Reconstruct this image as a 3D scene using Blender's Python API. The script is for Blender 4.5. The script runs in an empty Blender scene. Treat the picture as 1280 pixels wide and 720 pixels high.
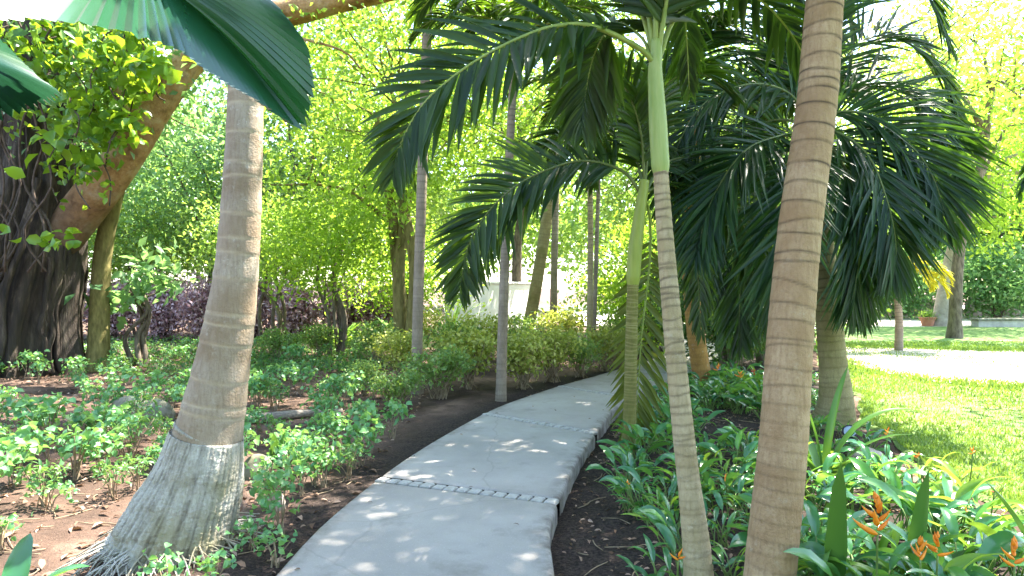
import bpy, math
import numpy as np
from mathutils import Vector

scene = bpy.context.scene
COL = scene.collection
PI = math.pi
F = 834.0            # focal length in pixels of the 1280 px photograph
CZ = 1.5             # eye height
RNG = np.random.default_rng(11)
SUN = np.array([0.50, 0.42, 1.15]) / np.linalg.norm([0.50, 0.42, 1.15])   # towards the sun


def at(px, py, Y):
    return np.array([(px - 640) / F * Y, Y, CZ - (py - 360) / F * Y])


def gnd(px, py, z=-0.08):
    return at(px, py, (CZ - z) * F / (py - 360))


def V(*a):
    return np.array(a, float)


def unit(v):
    v = np.asarray(v, float)
    return v / (np.linalg.norm(v, axis=-1, keepdims=True) + 1e-12)


# ------------------------------------------------------------------ meshes
class MB:
    def __init__(self):
        self.v = []; self.f = {}; self.n = 0; self.a = []; self.band = None

    def add(self, verts, faces, attr=None):
        verts = np.asarray(verts, float).reshape(-1, 3)
        for fc in (faces if isinstance(faces, list) else [faces]):
            fc = np.asarray(fc, int)
            if fc.size:
                self.f.setdefault(fc.shape[1], []).append(fc + self.n)
        self.v.append(verts); self.n += len(verts)
        self.a.append(np.zeros(len(verts)) if attr is None else np.asarray(attr, float))

    def mesh(self, name, mat, origin=(0, 0, 0), smooth=True):
        me = bpy.data.meshes.new(name)
        v = np.concatenate(self.v) - np.asarray(origin, float)
        loops, starts = [], []
        tot = 0
        for k in sorted(self.f):
            fc = np.concatenate(self.f[k])
            loops.append(fc.ravel()); starts.append(tot + np.arange(len(fc)) * k); tot += fc.size
        loops = np.concatenate(loops).astype(np.int32); starts = np.concatenate(starts).astype(np.int32)
        me.vertices.add(len(v)); me.vertices.foreach_set('co', v.astype(np.float32).ravel())
        me.loops.add(len(loops)); me.loops.foreach_set('vertex_index', loops)
        me.polygons.add(len(starts)); me.polygons.foreach_set('loop_start', starts)
        me.update(calc_edges=True)
        me.validate()
        me.polygons.foreach_set('use_smooth', np.full(len(me.polygons), smooth))
        at_ = me.attributes.new('scar', 'FLOAT', 'POINT')
        a = np.concatenate(self.a).astype(np.float32)
        if len(a) == len(me.vertices):
            at_.data.foreach_set('value', a)
        if self.band is not None:
            b_ = me.attributes.new('band', 'FLOAT', 'POINT'); b_.data.foreach_set('value', self.band.astype(np.float32))
        me.materials.append(mat)
        return me

    def build(self, name, mat, parent=None, origin=None, smooth=True):
        if origin is None:
            origin = parent_origin(parent) if parent is not None else (0, 0, 0)
        o = bpy.data.objects.new(name, self.mesh(name, mat, origin, smooth))
        COL.objects.link(o)
        if parent is not None:
            o.parent = parent
        else:
            o.location = origin
        return o


ORIG = {}


def parent_origin(p):
    while p is not None:
        if p.name in ORIG:
            return ORIG[p.name]
        p = p.parent
    return (0, 0, 0)


def tag(o, label=None, cat=None, group=None, kind=None):
    if label: o['label'] = label
    if cat: o['category'] = cat
    if group: o['group'] = group
    if kind: o['kind'] = kind
    return o


def thing(name, label, cat, loc, group=None, rz=0, kind=None):
    o = bpy.data.objects.new(name, None)
    o.empty_display_size = 0.1
    COL.objects.link(o)
    o.location = tuple(float(q) for q in loc); o.rotation_euler = (0, 0, rz)
    ORIG[o.name] = tuple(float(q) for q in loc)
    return tag(o, label, cat, group, kind)


def dup(root, loc, rz, s, label, group=None):
    r = root.copy(); COL.objects.link(r)
    r.location = tuple(float(q) for q in loc); r.rotation_euler = (0, 0, rz); r.scale = (s, s, s)
    r['label'] = label
    if group: r['group'] = group
    for ch in root.children:
        if ch.name.startswith('flower'): continue
        c = ch.copy(); COL.objects.link(c); c.parent = r
        for g in ch.children:
            d = g.copy(); COL.objects.link(d); d.parent = c
    return r


# ------------------------------------------------------------------ curves and tubes
def spline(pts, n):
    """Catmull-Rom through pts, resampled to n points at even spacing."""
    P = np.asarray(pts, float)
    if len(P) == 2:
        return P[0] + (P[1] - P[0]) * np.linspace(0, 1, n)[:, None]
    E = np.vstack([2 * P[0] - P[1], P, 2 * P[-1] - P[-2]])
    out = []
    u = np.linspace(0, 1, 14, endpoint=False)[:, None]
    for i in range(len(P) - 1):
        a, b, c, d = E[i], E[i + 1], E[i + 2], E[i + 3]
        out.append(0.5 * (2 * b + (c - a) * u + (2 * a - 5 * b + 4 * c - d) * u ** 2 + (3 * b - a - 3 * c + d) * u ** 3))
    C = np.vstack(out + [P[-1:]])
    s = np.concatenate([[0], np.cumsum(np.linalg.norm(np.diff(C, axis=0), axis=1))])
    q = np.linspace(0, s[-1], n)
    return np.stack([np.interp(q, s, C[:, k]) for k in range(3)], 1)


def frames(P):
    T = unit(np.gradient(P, axis=0))
    ref = V(0, 1, 0) if abs(T[0][2]) > 0.8 else V(0, 0, 1)
    A = np.zeros_like(P); a = unit(np.cross(T[0], ref))
    for i in range(len(P)):
        a = unit(a - T[i] * np.dot(a, T[i])); A[i] = a
    return T, A, np.cross(T, A)


def tube(mb, P, R, ns=8, attr=None, rad=None, cap=True):
    P = np.asarray(P, float); n = len(P)
    R = np.broadcast_to(np.asarray(R, float), (n,))
    T, A, B = frames(P)
    th = np.arange(ns) / ns * 2 * PI
    rr = R[:, None] * np.ones(ns)[None, :]
    if rad is not None:
        rr = rr * rad
    v = P[:, None, :] + rr[..., None] * (np.cos(th)[None, :, None] * A[:, None, :] + np.sin(th)[None, :, None] * B[:, None, :])
    i = np.arange(n - 1)[:, None] * ns; j = np.arange(ns)[None, :]; k = (j + 1) % ns
    q = np.stack([i + j, i + k, i + ns + k, i + ns + j], -1).reshape(-1, 4)
    v = v.reshape(-1, 3)
    at_ = None if attr is None else np.repeat(attr, ns)
    fs = [q]
    if cap:
        v = np.vstack([v, P[-1:]])
        b = (n - 1) * ns
        fs.append(np.stack([b + np.arange(ns), b + (np.arange(ns) + 1) % ns, np.full(ns, n * ns)], -1))
        if at_ is not None: at_ = np.append(at_, attr[-1])
    mb.add(v, fs, at_)


# ------------------------------------------------------------------ leaves
def leaves(mb, rng, C, size, aspect=0.5, up=0.6, fold=0.18, detail=False, axis=None, droop=0.25):
    C = np.asarray(C, float); N = len(C)
    if N == 0: return
    size = np.broadcast_to(np.asarray(size, float), (N,)) * rng.uniform(0.7, 1.25, N)
    nrm = unit(rng.normal(size=(N, 3)) * 0.75 + V(0, 0, up))
    ax = rng.normal(size=(N, 3)) if axis is None else axis + rng.normal(size=(N, 3)) * 0.35
    ax = ax - nrm * np.sum(ax * nrm, 1, keepdims=True)
    ax = unit(unit(ax) - V(0, 0, droop))
    sd = unit(np.cross(ax, nrm)); nrm = np.cross(sd, ax)
    s = size[:, None]
    w = s * aspect * 0.5
    if not detail:
        v = np.stack([C, C + ax * s * 0.45 + sd * w + nrm * w * fold * 2, C + ax * s - nrm * s * 0.1, C + ax * s * 0.45 - sd * w + nrm * w * fold * 2], 1)
        b = np.arange(N)[:, None] * 4
        mb.add(v, np.vstack([b + [0, 1, 2], b + [0, 2, 3]]))
    else:
        m1 = C + ax * s * 0.33 + nrm * s * 0.04; m2 = C + ax * s * 0.7; tp = C + ax * s - nrm * s * 0.14
        up_ = nrm * w * fold * 2
        v = np.stack([C, m1, m2, tp, m1 + sd * w + up_, m2 + sd * w * 0.78 + up_, m1 - sd * w + up_, m2 - sd * w * 0.78 + up_], 1)
        b = np.arange(N)[:, None] * 8
        mb.add(v, [np.vstack([b + [0, 1, 4], b + [5, 2, 3], b + [0, 6, 1], b + [7, 3, 2]]),
                   np.vstack([b + [4, 1, 2, 5], b + [6, 7, 2, 1]])])


def frond(pts, L, n, w, rng, up=(0, 0, 1), droop=0.9, dih=0.25, a0=1.15, a1=0.35, t0=0.14, r0=0.016, jitter=0.12, tipf=0.3):
    """pinnate palm leaf: returns (leaflets, midrib)"""
    m = 5
    P = spline(pts, n + 2)
    T = unit(np.gradient(P, axis=0)); up = np.asarray(up, float)
    S = np.cross(T, up)
    bad = np.linalg.norm(S, axis=1) < 0.25
    S = unit(S)
    if bad.any():
        good = np.where(~bad)[0]
        for i in np.where(bad)[0]:
            S[i] = S[good[np.argmin(abs(good - i))]] if len(good) else V(1, 0, 0)
        S = unit(S - T * np.sum(S * T, 1, keepdims=True))
    N = np.cross(S, T)
    i0 = int(n * t0)
    idx = np.arange(i0, n + 1)
    mb = MB()
    t = (idx - i0) / max(1, n - i0)
    prof = np.interp(t, [0, 0.12, 0.35, 0.65, 0.88, 1], [0.55, 0.85, 1, 0.92, 0.6, tipf])
    for side in (-1, 1):
        K = len(idx)
        ang = (a0 + (a1 - a0) * t + rng.normal(0, jitter * 0.6, K))[:, None]
        dh = (dih + rng.normal(0, jitter, K))[:, None]
        d = np.cos(ang) * T[idx] + np.sin(ang) * (side * S[idx] * np.cos(dh) + N[idx] * np.sin(dh))
        ln = (L * prof * rng.uniform(0.88, 1.1, K))[:, None]
        p = P[idx] + (rng.uniform(-0.4, 0.4, K)[:, None]) * (P[1] - P[0] if n < 4 else (P[idx] - P[idx - 1]))
        dr = (droop * rng.uniform(0.7, 1.3, K))[:, None]
        wd = [0.35, 0.85, 1.0, 0.85, 0.5, 0.04]
        rows = []
        for j in range(m + 1):
            dj = unit(d + V(0, 0, -1) * dr * (j / m) ** 1.3)
            B = unit(T[idx] - dj * np.sum(T[idx] * dj, 1, keepdims=True))
            Q = np.cross(dj, B) * side
            hw = w * 0.5 * wd[j] * np.minimum(1, 0.4 + prof)[:, None]
            rows.append(np.stack([p - B * hw + Q * hw * 0.5, p, p + B * hw + Q * hw * 0.5], 1))
            p = p + dj * ln / m
        v = np.stack(rows, 1)                       # K, m+1, 3, 3
        b = (np.arange(K) * (m + 1) * 3)[:, None, None, None]
        r = (np.arange(m) * 3)[None, :, None, None]
        c = np.arange(2)[None, None, :, None]
        q = b + r + c + np.array([0, 1, 4, 3])[None, None, None, :]
        mb.add(v, q.reshape(-1, 4))
    rb = MB()
    tube(rb, P[::2] if n > 30 else P, np.linspace(r0, r0 * 0.2, len(P[::2] if n > 30 else P)), 6)
    return mb, rb


def arc(top, az, el, L, bend, n=6, curl=1.3):
    """points of a frond that leaves 'top' at heading az, elevation el and bends over"""
    p = np.asarray(top, float).copy(); out = [p.copy()]
    for i in range(n):
        e = el - bend * ((i + 0.5) / n) ** curl
        p = p + L / n * V(math.cos(az) * math.cos(e), math.sin(az) * math.cos(e), math.sin(e))
        out.append(p.copy())
    return out


# ------------------------------------------------------------------ materials
def newmat(name):
    m = bpy.data.materials.new(name); m.use_nodes = True
    nt = m.node_tree; nt.nodes.clear()
    out = nt.nodes.new('ShaderNodeOutputMaterial')
    return m, nt, out


def nn(nt, typ, **kw):
    n = nt.nodes.new(typ)
    for k, v in kw.items():
        if k.startswith('i_'):
            n.inputs[k[2:].replace('_', ' ')].default_value = v
        else:
            setattr(n, k, v)
    return n


def ramp(nt, fac, stops, interp='LINEAR'):
    r = nt.nodes.new('ShaderNodeValToRGB'); r.color_ramp.interpolation = interp
    el = r.color_ramp.elements
    while len(el) < len(stops): el.new(0.5)
    for e, (p, c) in zip(el, stops):
        e.position = p; e.color = (*c, 1) if len(c) == 3 else c
    nt.links.new(fac, r.inputs[0])
    return r.outputs[0]


def mixc(nt, fac, a, b, mode='MIX'):
    n = nt.nodes.new('ShaderNodeMix'); n.data_type = 'RGBA'; n.blend_type = mode
    for sock, val in ((n.inputs[0], fac), (n.inputs[6], a), (n.inputs[7], b)):
        if hasattr(val, 'is_linked') or hasattr(val, 'links'): nt.links.new(val, sock)
        elif isinstance(val, (int, float)): sock.default_value = val
        else: sock.default_value = (*val, 1)
    return n.outputs[2]


def noise(nt, scale, detail=4, rough=0.55, vec=None, stretch=None, coord='Object'):
    tc = nt.nodes.new('ShaderNodeTexCoord')
    src = tc.outputs[coord]
    if stretch is not None:
        mp = nt.nodes.new('ShaderNodeMapping'); mp.inputs['Scale'].default_value = stretch
        nt.links.new(src, mp.inputs[0]); src = mp.outputs[0]
    n = nt.nodes.new('ShaderNodeTexNoise')
    n.inputs['Scale'].default_value = scale; n.inputs['Detail'].default_value = detail; n.inputs['Roughness'].default_value = rough
    nt.links.new(src, n.inputs['Vector'])
    return n.outputs['Fac']


def leafmat(name, cols, trans, tf=0.45, rough=0.42, spec=0.5, patch=None):
    """cols: three leaf colours picked per leaf; trans: light passing through the blade"""
    m, nt, out = newmat(name)
    g = nt.nodes.new('ShaderNodeNewGeometry')
    rnd = g.outputs['Random Per Island']
    c = ramp(nt, rnd, [(0.0, cols[0]), (0.5, cols[1]), (1.0, cols[2])])
    if patch is not None:                       # variegation inside the blade
        f = ramp(nt, noise(nt, patch[1], 3), [(0.46, (0, 0, 0)), (0.58, (1, 1, 1))])
        c = mixc(nt, f, c, patch[0])
    p = nn(nt, 'ShaderNodeBsdfPrincipled', i_Roughness=rough)
    p.inputs['Specular IOR Level'].default_value = spec
    nt.links.new(c, p.inputs['Base Color'])
    t = nt.nodes.new('ShaderNodeBsdfTranslucent')
    tcol = ramp(nt, rnd, [(0.0, tuple(q * 0.75 for q in trans)), (1.0, trans)])
    nt.links.new(tcol, t.inputs['Color'])
    mx = nt.nodes.new('ShaderNodeMixShader'); mx.inputs[0].default_value = tf
    nt.links.new(p.outputs[0], mx.inputs[1]); nt.links.new(t.outputs[0], mx.inputs[2])
    nt.links.new(mx.outputs[0], out.inputs[0])
    return m


def bump(nt, p, h, strength, dist=0.02):
    b = nt.nodes.new('ShaderNodeBump'); b.inputs['Strength'].default_value = strength; b.inputs['Distance'].default_value = dist
    nt.links.new(h, b.inputs['Height']); nt.links.new(b.outputs[0], p.inputs['Normal'])


def palmbark(name, light, dark, scar, lichen=(0.42, 0.42, 0.38), moss=None, lf=0.5):
    m, nt, out = newmat(name)
    streak = noise(nt, 9, 6, 0.65, stretch=(6, 6, 1.0))
    blot = noise(nt, 4.5, 5, 0.6)
    c = mixc(nt, ramp(nt, blot, [(0.35, (0, 0, 0)), (0.66, (1, 1, 1))]), light, dark)
    c = mixc(nt, ramp(nt, streak, [(0.42, (0, 0, 0)), (0.7, (0.55, 0.55, 0.55))]), c, tuple(q * 0.7 for q in dark))
    fine = noise(nt, 60, 3, 0.7)
    c = mixc(nt, ramp(nt, fine, [(0.52, (0, 0, 0)), (0.72, (0.35, 0.35, 0.35))]), c, tuple(q * 0.6 for q in dark))
    sp = noise(nt, 17, 4, 0.75)
    c = mixc(nt, ramp(nt, sp, [(0.58, (0, 0, 0)), (0.72, (lf, lf, lf))]), c, lichen)
    if moss is not None:
        c = mixc(nt, ramp(nt, noise(nt, 2.2, 5, 0.6), [(0.5, (0, 0, 0)), (0.68, (0.8, 0.8, 0.8))]), c, moss)
    bnd = nn(nt, 'ShaderNodeAttribute', attribute_name='band')
    bf = nt.nodes.new('ShaderNodeMath'); bf.operation = 'MULTIPLY'; bf.inputs[1].default_value = 0.55
    nt.links.new(bnd.outputs['Fac'], bf.inputs[0])
    c = mixc(nt, bf.outputs[0], c, dark)
    a = nn(nt, 'ShaderNodeAttribute', attribute_name='scar')
    brk = nt.nodes.new('ShaderNodeMath'); brk.operation = 'MULTIPLY'
    nt.links.new(a.outputs['Fac'], brk.inputs[0])
    nt.links.new(ramp(nt, noise(nt, 7, 3), [(0.3, (0.35, 0.35, 0.35)), (0.55, (1, 1, 1))]), brk.inputs[1])
    c = mixc(nt, brk.outputs[0], c, scar)
    p = nn(nt, 'ShaderNodeBsdfPrincipled', i_Roughness=0.85)
    p.inputs['Specular IOR Level'].default_value = 0.25
    nt.links.new(c, p.inputs['Base Color'])
    h = nt.nodes.new('ShaderNodeMath'); h.operation = 'ADD'
    nt.links.new(streak, h.inputs[0]); nt.links.new(fine, h.inputs[1])
    bump(nt, p, h.outputs[0], 0.55, 0.012)
    nt.links.new(p.outputs[0], out.inputs[0])
    return m


def plain(name, c1, c2, scale=8, rough=0.7, stretch=None, bstr=0.3, bdist=0.01, spec=0.4, detail=5):
    m, nt, out = newmat(name)
    f = noise(nt, scale, detail, 0.62, stretch=stretch)
    c = ramp(nt, f, [(0.32, c1), (0.68, c2)])
    p = nn(nt, 'ShaderNodeBsdfPrincipled', i_Roughness=rough)
    p.inputs['Specular IOR Level'].default_value = spec
    nt.links.new(c, p.inputs['Base Color'])
    if bstr: bump(nt, p, f, bstr, bdist)
    nt.links.new(p.outputs[0], out.inputs[0])
    return m


def mat_concrete():
    m, nt, out = newmat('washed_concrete')
    big = noise(nt, 0.9, 5, 0.6); mid = noise(nt, 7, 6, 0.65); fine = noise(nt, 90, 3, 0.7)
    vor = nt.nodes.new('ShaderNodeTexVoronoi'); vor.inputs['Scale'].default_value = 85
    tc = nt.nodes.new('ShaderNodeTexCoord'); nt.links.new(tc.outputs['Object'], vor.inputs['Vector'])
    c = ramp(nt, big, [(0.3, (0.255, 0.235, 0.215)), (0.7, (0.375, 0.35, 0.325))])
    c = mixc(nt, ramp(nt, mid, [(0.5, (0, 0, 0)), (0.75, (0.4, 0.4, 0.4))]), c, (0.25, 0.24, 0.23))
    c = mixc(nt, ramp(nt, vor.outputs['Distance'], [(0.0, (0.5, 0.5, 0.5)), (0.35, (0, 0, 0))]), c, (0.22, 0.21, 0.2))
    c = mixc(nt, ramp(nt, fine, [(0.6, (0, 0, 0)), (0.75, (0.6, 0.6, 0.6))]), c, (0.6, 0.59, 0.57))
    st = noise(nt, 1.9, 7, 0.72)
    c = mixc(nt, ramp(nt, st, [(0.55, (0, 0, 0)), (0.7, (0.55, 0.55, 0.55))]), c, (0.15, 0.135, 0.115))
    at_ = nn(nt, 'ShaderNodeAttribute', attribute_name='scar')     # soil carried onto the slab edges
    dm = nt.nodes.new('ShaderNodeMath'); dm.operation = 'MULTIPLY'
    nt.links.new(at_.outputs['Fac'], dm.inputs[0])
    nt.links.new(ramp(nt, noise(nt, 5.5, 7, 0.7), [(0.42, (0, 0, 0)), (0.62, (0.9, 0.9, 0.9))]), dm.inputs[1])
    c = mixc(nt, dm.outputs[0], c, (0.085, 0.065, 0.05))
    vc = nt.nodes.new('ShaderNodeTexVoronoi'); vc.feature = 'DISTANCE_TO_EDGE'; vc.inputs['Scale'].default_value = 0.42
    wrp = nt.nodes.new('ShaderNodeMix'); wrp.data_type = 'VECTOR'; wrp.inputs[0].default_value = 0.14
    nz = nt.nodes.new('ShaderNodeTexNoise'); nz.inputs['Scale'].default_value = 3.5; nz.inputs['Detail'].default_value = 6
    nt.links.new(tc.outputs['Object'], nz.inputs['Vector']); nt.links.new(tc.outputs['Object'], wrp.inputs[4]); nt.links.new(nz.outputs['Color'], wrp.inputs[5])
    nt.links.new(wrp.outputs[1], vc.inputs['Vector'])
    c = mixc(nt, ramp(nt, vc.outputs['Distance'], [(0.0, (0.22, 0.22, 0.22)), (0.0018, (0, 0, 0))]), c, (0.10, 0.09, 0.08))
    p = nn(nt, 'ShaderNodeBsdfPrincipled', i_Roughness=0.75)
    p.inputs['Specular IOR Level'].default_value = 0.35
    nt.links.new(c, p.inputs['Base Color'])
    bump(nt, p, fine, 0.35, 0.004)
    nt.links.new(p.outputs[0], out.inputs[0])
    return m


def mat_ground():
    m, nt, out = newmat('bare_soil')
    a = noise(nt, 0.8, 6, 0.65); b = noise(nt, 9, 6, 0.7); c_ = noise(nt, 45, 4, 0.7)
    c = ramp(nt, a, [(0.36, (0.05, 0.034, 0.026)), (0.5, (0.115, 0.074, 0.055)), (0.66, (0.26, 0.17, 0.128))])
    c = mixc(nt, ramp(nt, b, [(0.45, (0, 0, 0)), (0.7, (0.6, 0.6, 0.6))]), c, (0.05, 0.036, 0.028))
    c = mixc(nt, ramp(nt, c_, [(0.58, (0, 0, 0)), (0.74, (0.5, 0.5, 0.5))]), c, (0.26, 0.19, 0.14))
    at_ = nn(nt, 'ShaderNodeAttribute', attribute_name='scar')     # planting bed: darker mulch
    c = mixc(nt, at_.outputs['Fac'], c, mixc(nt, ramp(nt, c_, [(0.4, (0, 0, 0)), (0.7, (1, 1, 1))]), (0.022, 0.017, 0.016), (0.085, 0.062, 0.05)))
    p = nn(nt, 'ShaderNodeBsdfPrincipled', i_Roughness=0.95)
    p.inputs['Specular IOR Level'].default_value = 0.15
    nt.links.new(c, p.inputs['Base Color'])
    h = nt.nodes.new('ShaderNodeMath'); h.operation = 'ADD'
    nt.links.new(b, h.inputs[0]); nt.links.new(c_, h.inputs[1])
    bump(nt, p, h.outputs[0], 0.8, 0.03)
    nt.links.new(p.outputs[0], out.inputs[0])
    return m


def mat_lawn():
    m, nt, out = newmat('lawn_turf')
    a = noise(nt, 0.9, 6, 0.65, stretch=(0.5, 1.2, 1)); b = noise(nt, 30, 5, 0.75)
    c = ramp(nt, a, [(0.35, (0.06, 0.14, 0.02)), (0.52, (0.14, 0.24, 0.035)), (0.66, (0.34, 0.34, 0.13))])
    c = mixc(nt, ramp(nt, b, [(0.4, (0, 0, 0)), (0.7, (0.6, 0.6, 0.6))]), c, (0.06, 0.13, 0.012))
    p = nn(nt, 'ShaderNodeBsdfPrincipled', i_Roughness=0.8)
    nt.links.new(c, p.inputs['Base Color'])
    bump(nt, p, b, 0.7, 0.03)
    nt.links.new(p.outputs[0], out.inputs[0])
    return m


def mat_ficus():
    m, nt, out = newmat('fig_bark')
    s = noise(nt, 3.0, 7, 0.7, stretch=(3, 3, 0.5)); b = noise(nt, 1.3, 4, 0.6)
    c = ramp(nt, s, [(0.33, (0.012, 0.009, 0.008)), (0.54, (0.065, 0.046, 0.033)), (0.74, (0.22, 0.17, 0.13))])
    c = mixc(nt, ramp(nt, b, [(0.45, (0, 0, 0)), (0.65, (0.7, 0.7, 0.7))]), c, (0.035, 0.026, 0.02))
    p = nn(nt, 'ShaderNodeBsdfPrincipled', i_Roughness=0.9)
    nt.links.new(c, p.inputs['Base Color'])
    bump(nt, p, s, 0.9, 0.12)
    nt.links.new(p.outputs[0], out.inputs[0])
    return m


def mat_limb():
    m, nt, out = newmat('rusty_limb_bark')
    s = noise(nt, 2.2, 6, 0.7); b = noise(nt, 7, 5, 0.7)
    c = ramp(nt, s, [(0.32, (0.19, 0.095, 0.045)), (0.5, (0.42, 0.235, 0.115)), (0.68, (0.50, 0.37, 0.25))])
    c = mixc(nt, ramp(nt, b, [(0.5, (0, 0, 0)), (0.72, (0.6, 0.6, 0.6))]), c, (0.10, 0.05, 0.025))
    at_ = nn(nt, 'ShaderNodeAttribute', attribute_name='scar')     # older, greyer bark towards the trunk
    c = mixc(nt, at_.outputs['Fac'], c, mixc(nt, ramp(nt, noise(nt, 3.0, 7, 0.7), [(0.4, (0, 0, 0)), (0.65, (1, 1, 1))]), (0.03, 0.022, 0.017), (0.14, 0.10, 0.075)))
    p = nn(nt, 'ShaderNodeBsdfPrincipled', i_Roughness=0.85)
    p.inputs['Specular IOR Level'].default_value = 0.25
    nt.links.new(c, p.inputs['Base Color'])
    bump(nt, p, b, 0.8, 0.06)
    nt.links.new(p.outputs[0], out.inputs[0])
    return m


M = {}
M['concrete'] = mat_concrete()
M['sett'] = plain('grey_stone_sett', (0.27, 0.26, 0.24), (0.44, 0.42, 0.39), 22, 0.75, bstr=0.4, bdist=0.006)
M['mortar'] = plain('dark_joint', (0.03, 0.028, 0.025), (0.075, 0.066, 0.056), 40, 0.95)
M['ground'] = mat_ground()
M['lawn'] = mat_lawn()
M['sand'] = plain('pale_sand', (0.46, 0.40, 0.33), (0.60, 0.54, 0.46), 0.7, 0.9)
M['ficus'] = mat_ficus()
M['limb'] = mat_limb()
M['bark_grey'] = palmbark('grey_palm_bark', (0.40, 0.345, 0.28), (0.24, 0.175, 0.115), (0.46, 0.38, 0.28), (0.50, 0.48, 0.43), None, 0.6)
M['bark_tan'] = palmbark('tan_palm_bark', (0.47, 0.335, 0.205), (0.27, 0.165, 0.085), (0.06, 0.04, 0.028), (0.42, 0.35, 0.26))
M['bark_pale'] = palmbark('pale_palm_bark', (0.47, 0.385, 0.25), (0.31, 0.24, 0.13), (0.12, 0.09, 0.06), (0.5, 0.46, 0.38))
M['bark_olive'] = palmbark('olive_palm_bark', (0.20, 0.19, 0.05), (0.12, 0.11, 0.03), (0.30, 0.26, 0.12), (0.26, 0.25, 0.12))
M['bark_moss'] = palmbark('mossy_palm_bark', (0.36, 0.30, 0.16), (0.23, 0.18, 0.09), (0.085, 0.062, 0.035), (0.34, 0.30, 0.2), (0.16, 0.16, 0.045))
M['bark_thin'] = palmbark('slender_palm_bark', (0.36, 0.29, 0.23), (0.22, 0.17, 0.13), (0.10, 0.075, 0.06), (0.42, 0.38, 0.33))
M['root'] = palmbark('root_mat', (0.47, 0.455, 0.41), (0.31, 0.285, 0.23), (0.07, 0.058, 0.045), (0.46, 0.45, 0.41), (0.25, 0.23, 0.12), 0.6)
M['shaft'] = plain('green_crownshaft', (0.17, 0.26, 0.045), (0.32, 0.36, 0.12), 2.2, 0.45, (9, 9, 0.8), 0.3, 0.006)
M['shaft_olive'] = plain('olive_crownshaft', (0.20, 0.24, 0.035), (0.28, 0.31, 0.06), 3, 0.45, (8, 8, 1), 0.15, 0.004)
M['rachis'] = plain('green_midrib', (0.16, 0.22, 0.035), (0.26, 0.30, 0.07), 9, 0.5, bstr=0)
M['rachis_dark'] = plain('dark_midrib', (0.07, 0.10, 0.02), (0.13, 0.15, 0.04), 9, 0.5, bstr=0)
M['bark_tree'] = plain('grey_brown_bark', (0.06, 0.045, 0.032), (0.20, 0.16, 0.12), 7, 0.9, (2, 2, 0.6), 0.7, 0.03)
M['bark_yellow'] = plain('mossy_yellow_bark', (0.09, 0.075, 0.02), (0.24, 0.20, 0.07), 7, 0.9, (2, 2, 0.6), 0.6, 0.03)
M['stem'] = plain('thin_woody_stem', (0.16, 0.115, 0.07), (0.34, 0.26, 0.17), 14, 0.85, bstr=0)
M['stem_green'] = plain('green_stalk', (0.08, 0.14, 0.025), (0.17, 0.24, 0.06), 14, 0.55, bstr=0)
M['dark_stem'] = plain('dark_twig', (0.03, 0.02, 0.015), (0.11, 0.075, 0.055), 10, 0.9, bstr=0)
M['palm_leaf'] = leafmat('palm_leaflet', [(0.009, 0.028, 0.007), (0.016, 0.042, 0.009), (0.045, 0.085, 0.015)], (0.18, 0.34, 0.015), 0.25, 0.42, 0.28)
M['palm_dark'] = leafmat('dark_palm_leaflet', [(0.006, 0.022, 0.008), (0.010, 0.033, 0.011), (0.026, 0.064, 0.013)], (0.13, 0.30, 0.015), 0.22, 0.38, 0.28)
M['palm_olive'] = leafmat('olive_palm_leaflet', [(0.06, 0.085, 0.012), (0.09, 0.115, 0.018), (0.13, 0.15, 0.03)], (0.28, 0.32, 0.03), 0.35, 0.4, 0.45)
M['palm_yellow'] = leafmat('yellow_palm_leaflet', [(0.35, 0.33, 0.015), (0.45, 0.40, 0.02), (0.30, 0.34, 0.03)], (0.65, 0.6, 0.03), 0.5, 0.4)
M['fan'] = leafmat('fan_leaf', [(0.012, 0.072, 0.032), (0.016, 0.08, 0.034), (0.018, 0.088, 0.036)], (0.02, 0.13, 0.03), 0.06, 0.24, 0.8)
M['vine'] = leafmat('vine_leaf', [(0.03, 0.11, 0.015), (0.08, 0.20, 0.02), (0.20, 0.32, 0.03)], (0.42, 0.62, 0.03), 0.45, 0.35)
M['seedling'] = leafmat('seedling_leaf', [(0.06, 0.20, 0.08), (0.11, 0.29, 0.11), (0.24, 0.42, 0.17)], (0.3, 0.55, 0.1), 0.35, 0.38)
M['fern'] = leafmat('feathery_leaf', [(0.04, 0.13, 0.05), (0.06, 0.17, 0.05), (0.13, 0.24, 0.05)], (0.25, 0.45, 0.08), 0.35, 0.45)
M['hedge'] = leafmat('variegated_leaf', [(0.16, 0.25, 0.04), (0.36, 0.40, 0.07), (0.62, 0.60, 0.22)], (0.5, 0.55, 0.08), 0.4, 0.4)
M['hedge_green'] = leafmat('green_shrub_leaf', [(0.07, 0.17, 0.045), (0.13, 0.25, 0.06), (0.28, 0.38, 0.13)], (0.35, 0.5, 0.08), 0.4, 0.4)
M['tree_lime'] = leafmat('lime_tree_leaf', [(0.10, 0.21, 0.02), (0.17, 0.29, 0.025), (0.27, 0.37, 0.045)], (0.52, 0.76, 0.07), 0.52, 0.42)
M['tree_mid'] = leafmat('mid_tree_leaf', [(0.05, 0.13, 0.03), (0.09, 0.19, 0.04), (0.17, 0.28, 0.06)], (0.42, 0.62, 0.09), 0.48, 0.42)
M['tree_cool'] = leafmat('cool_tree_leaf', [(0.06, 0.15, 0.06), (0.10, 0.22, 0.085), (0.19, 0.32, 0.14)], (0.36, 0.62, 0.17), 0.48, 0.4)
M['tree_dark'] = leafmat('dark_tree_leaf', [(0.02, 0.06, 0.02), (0.035, 0.09, 0.025), (0.06, 0.13, 0.035)], (0.2, 0.34, 0.04), 0.35, 0.4)
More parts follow.
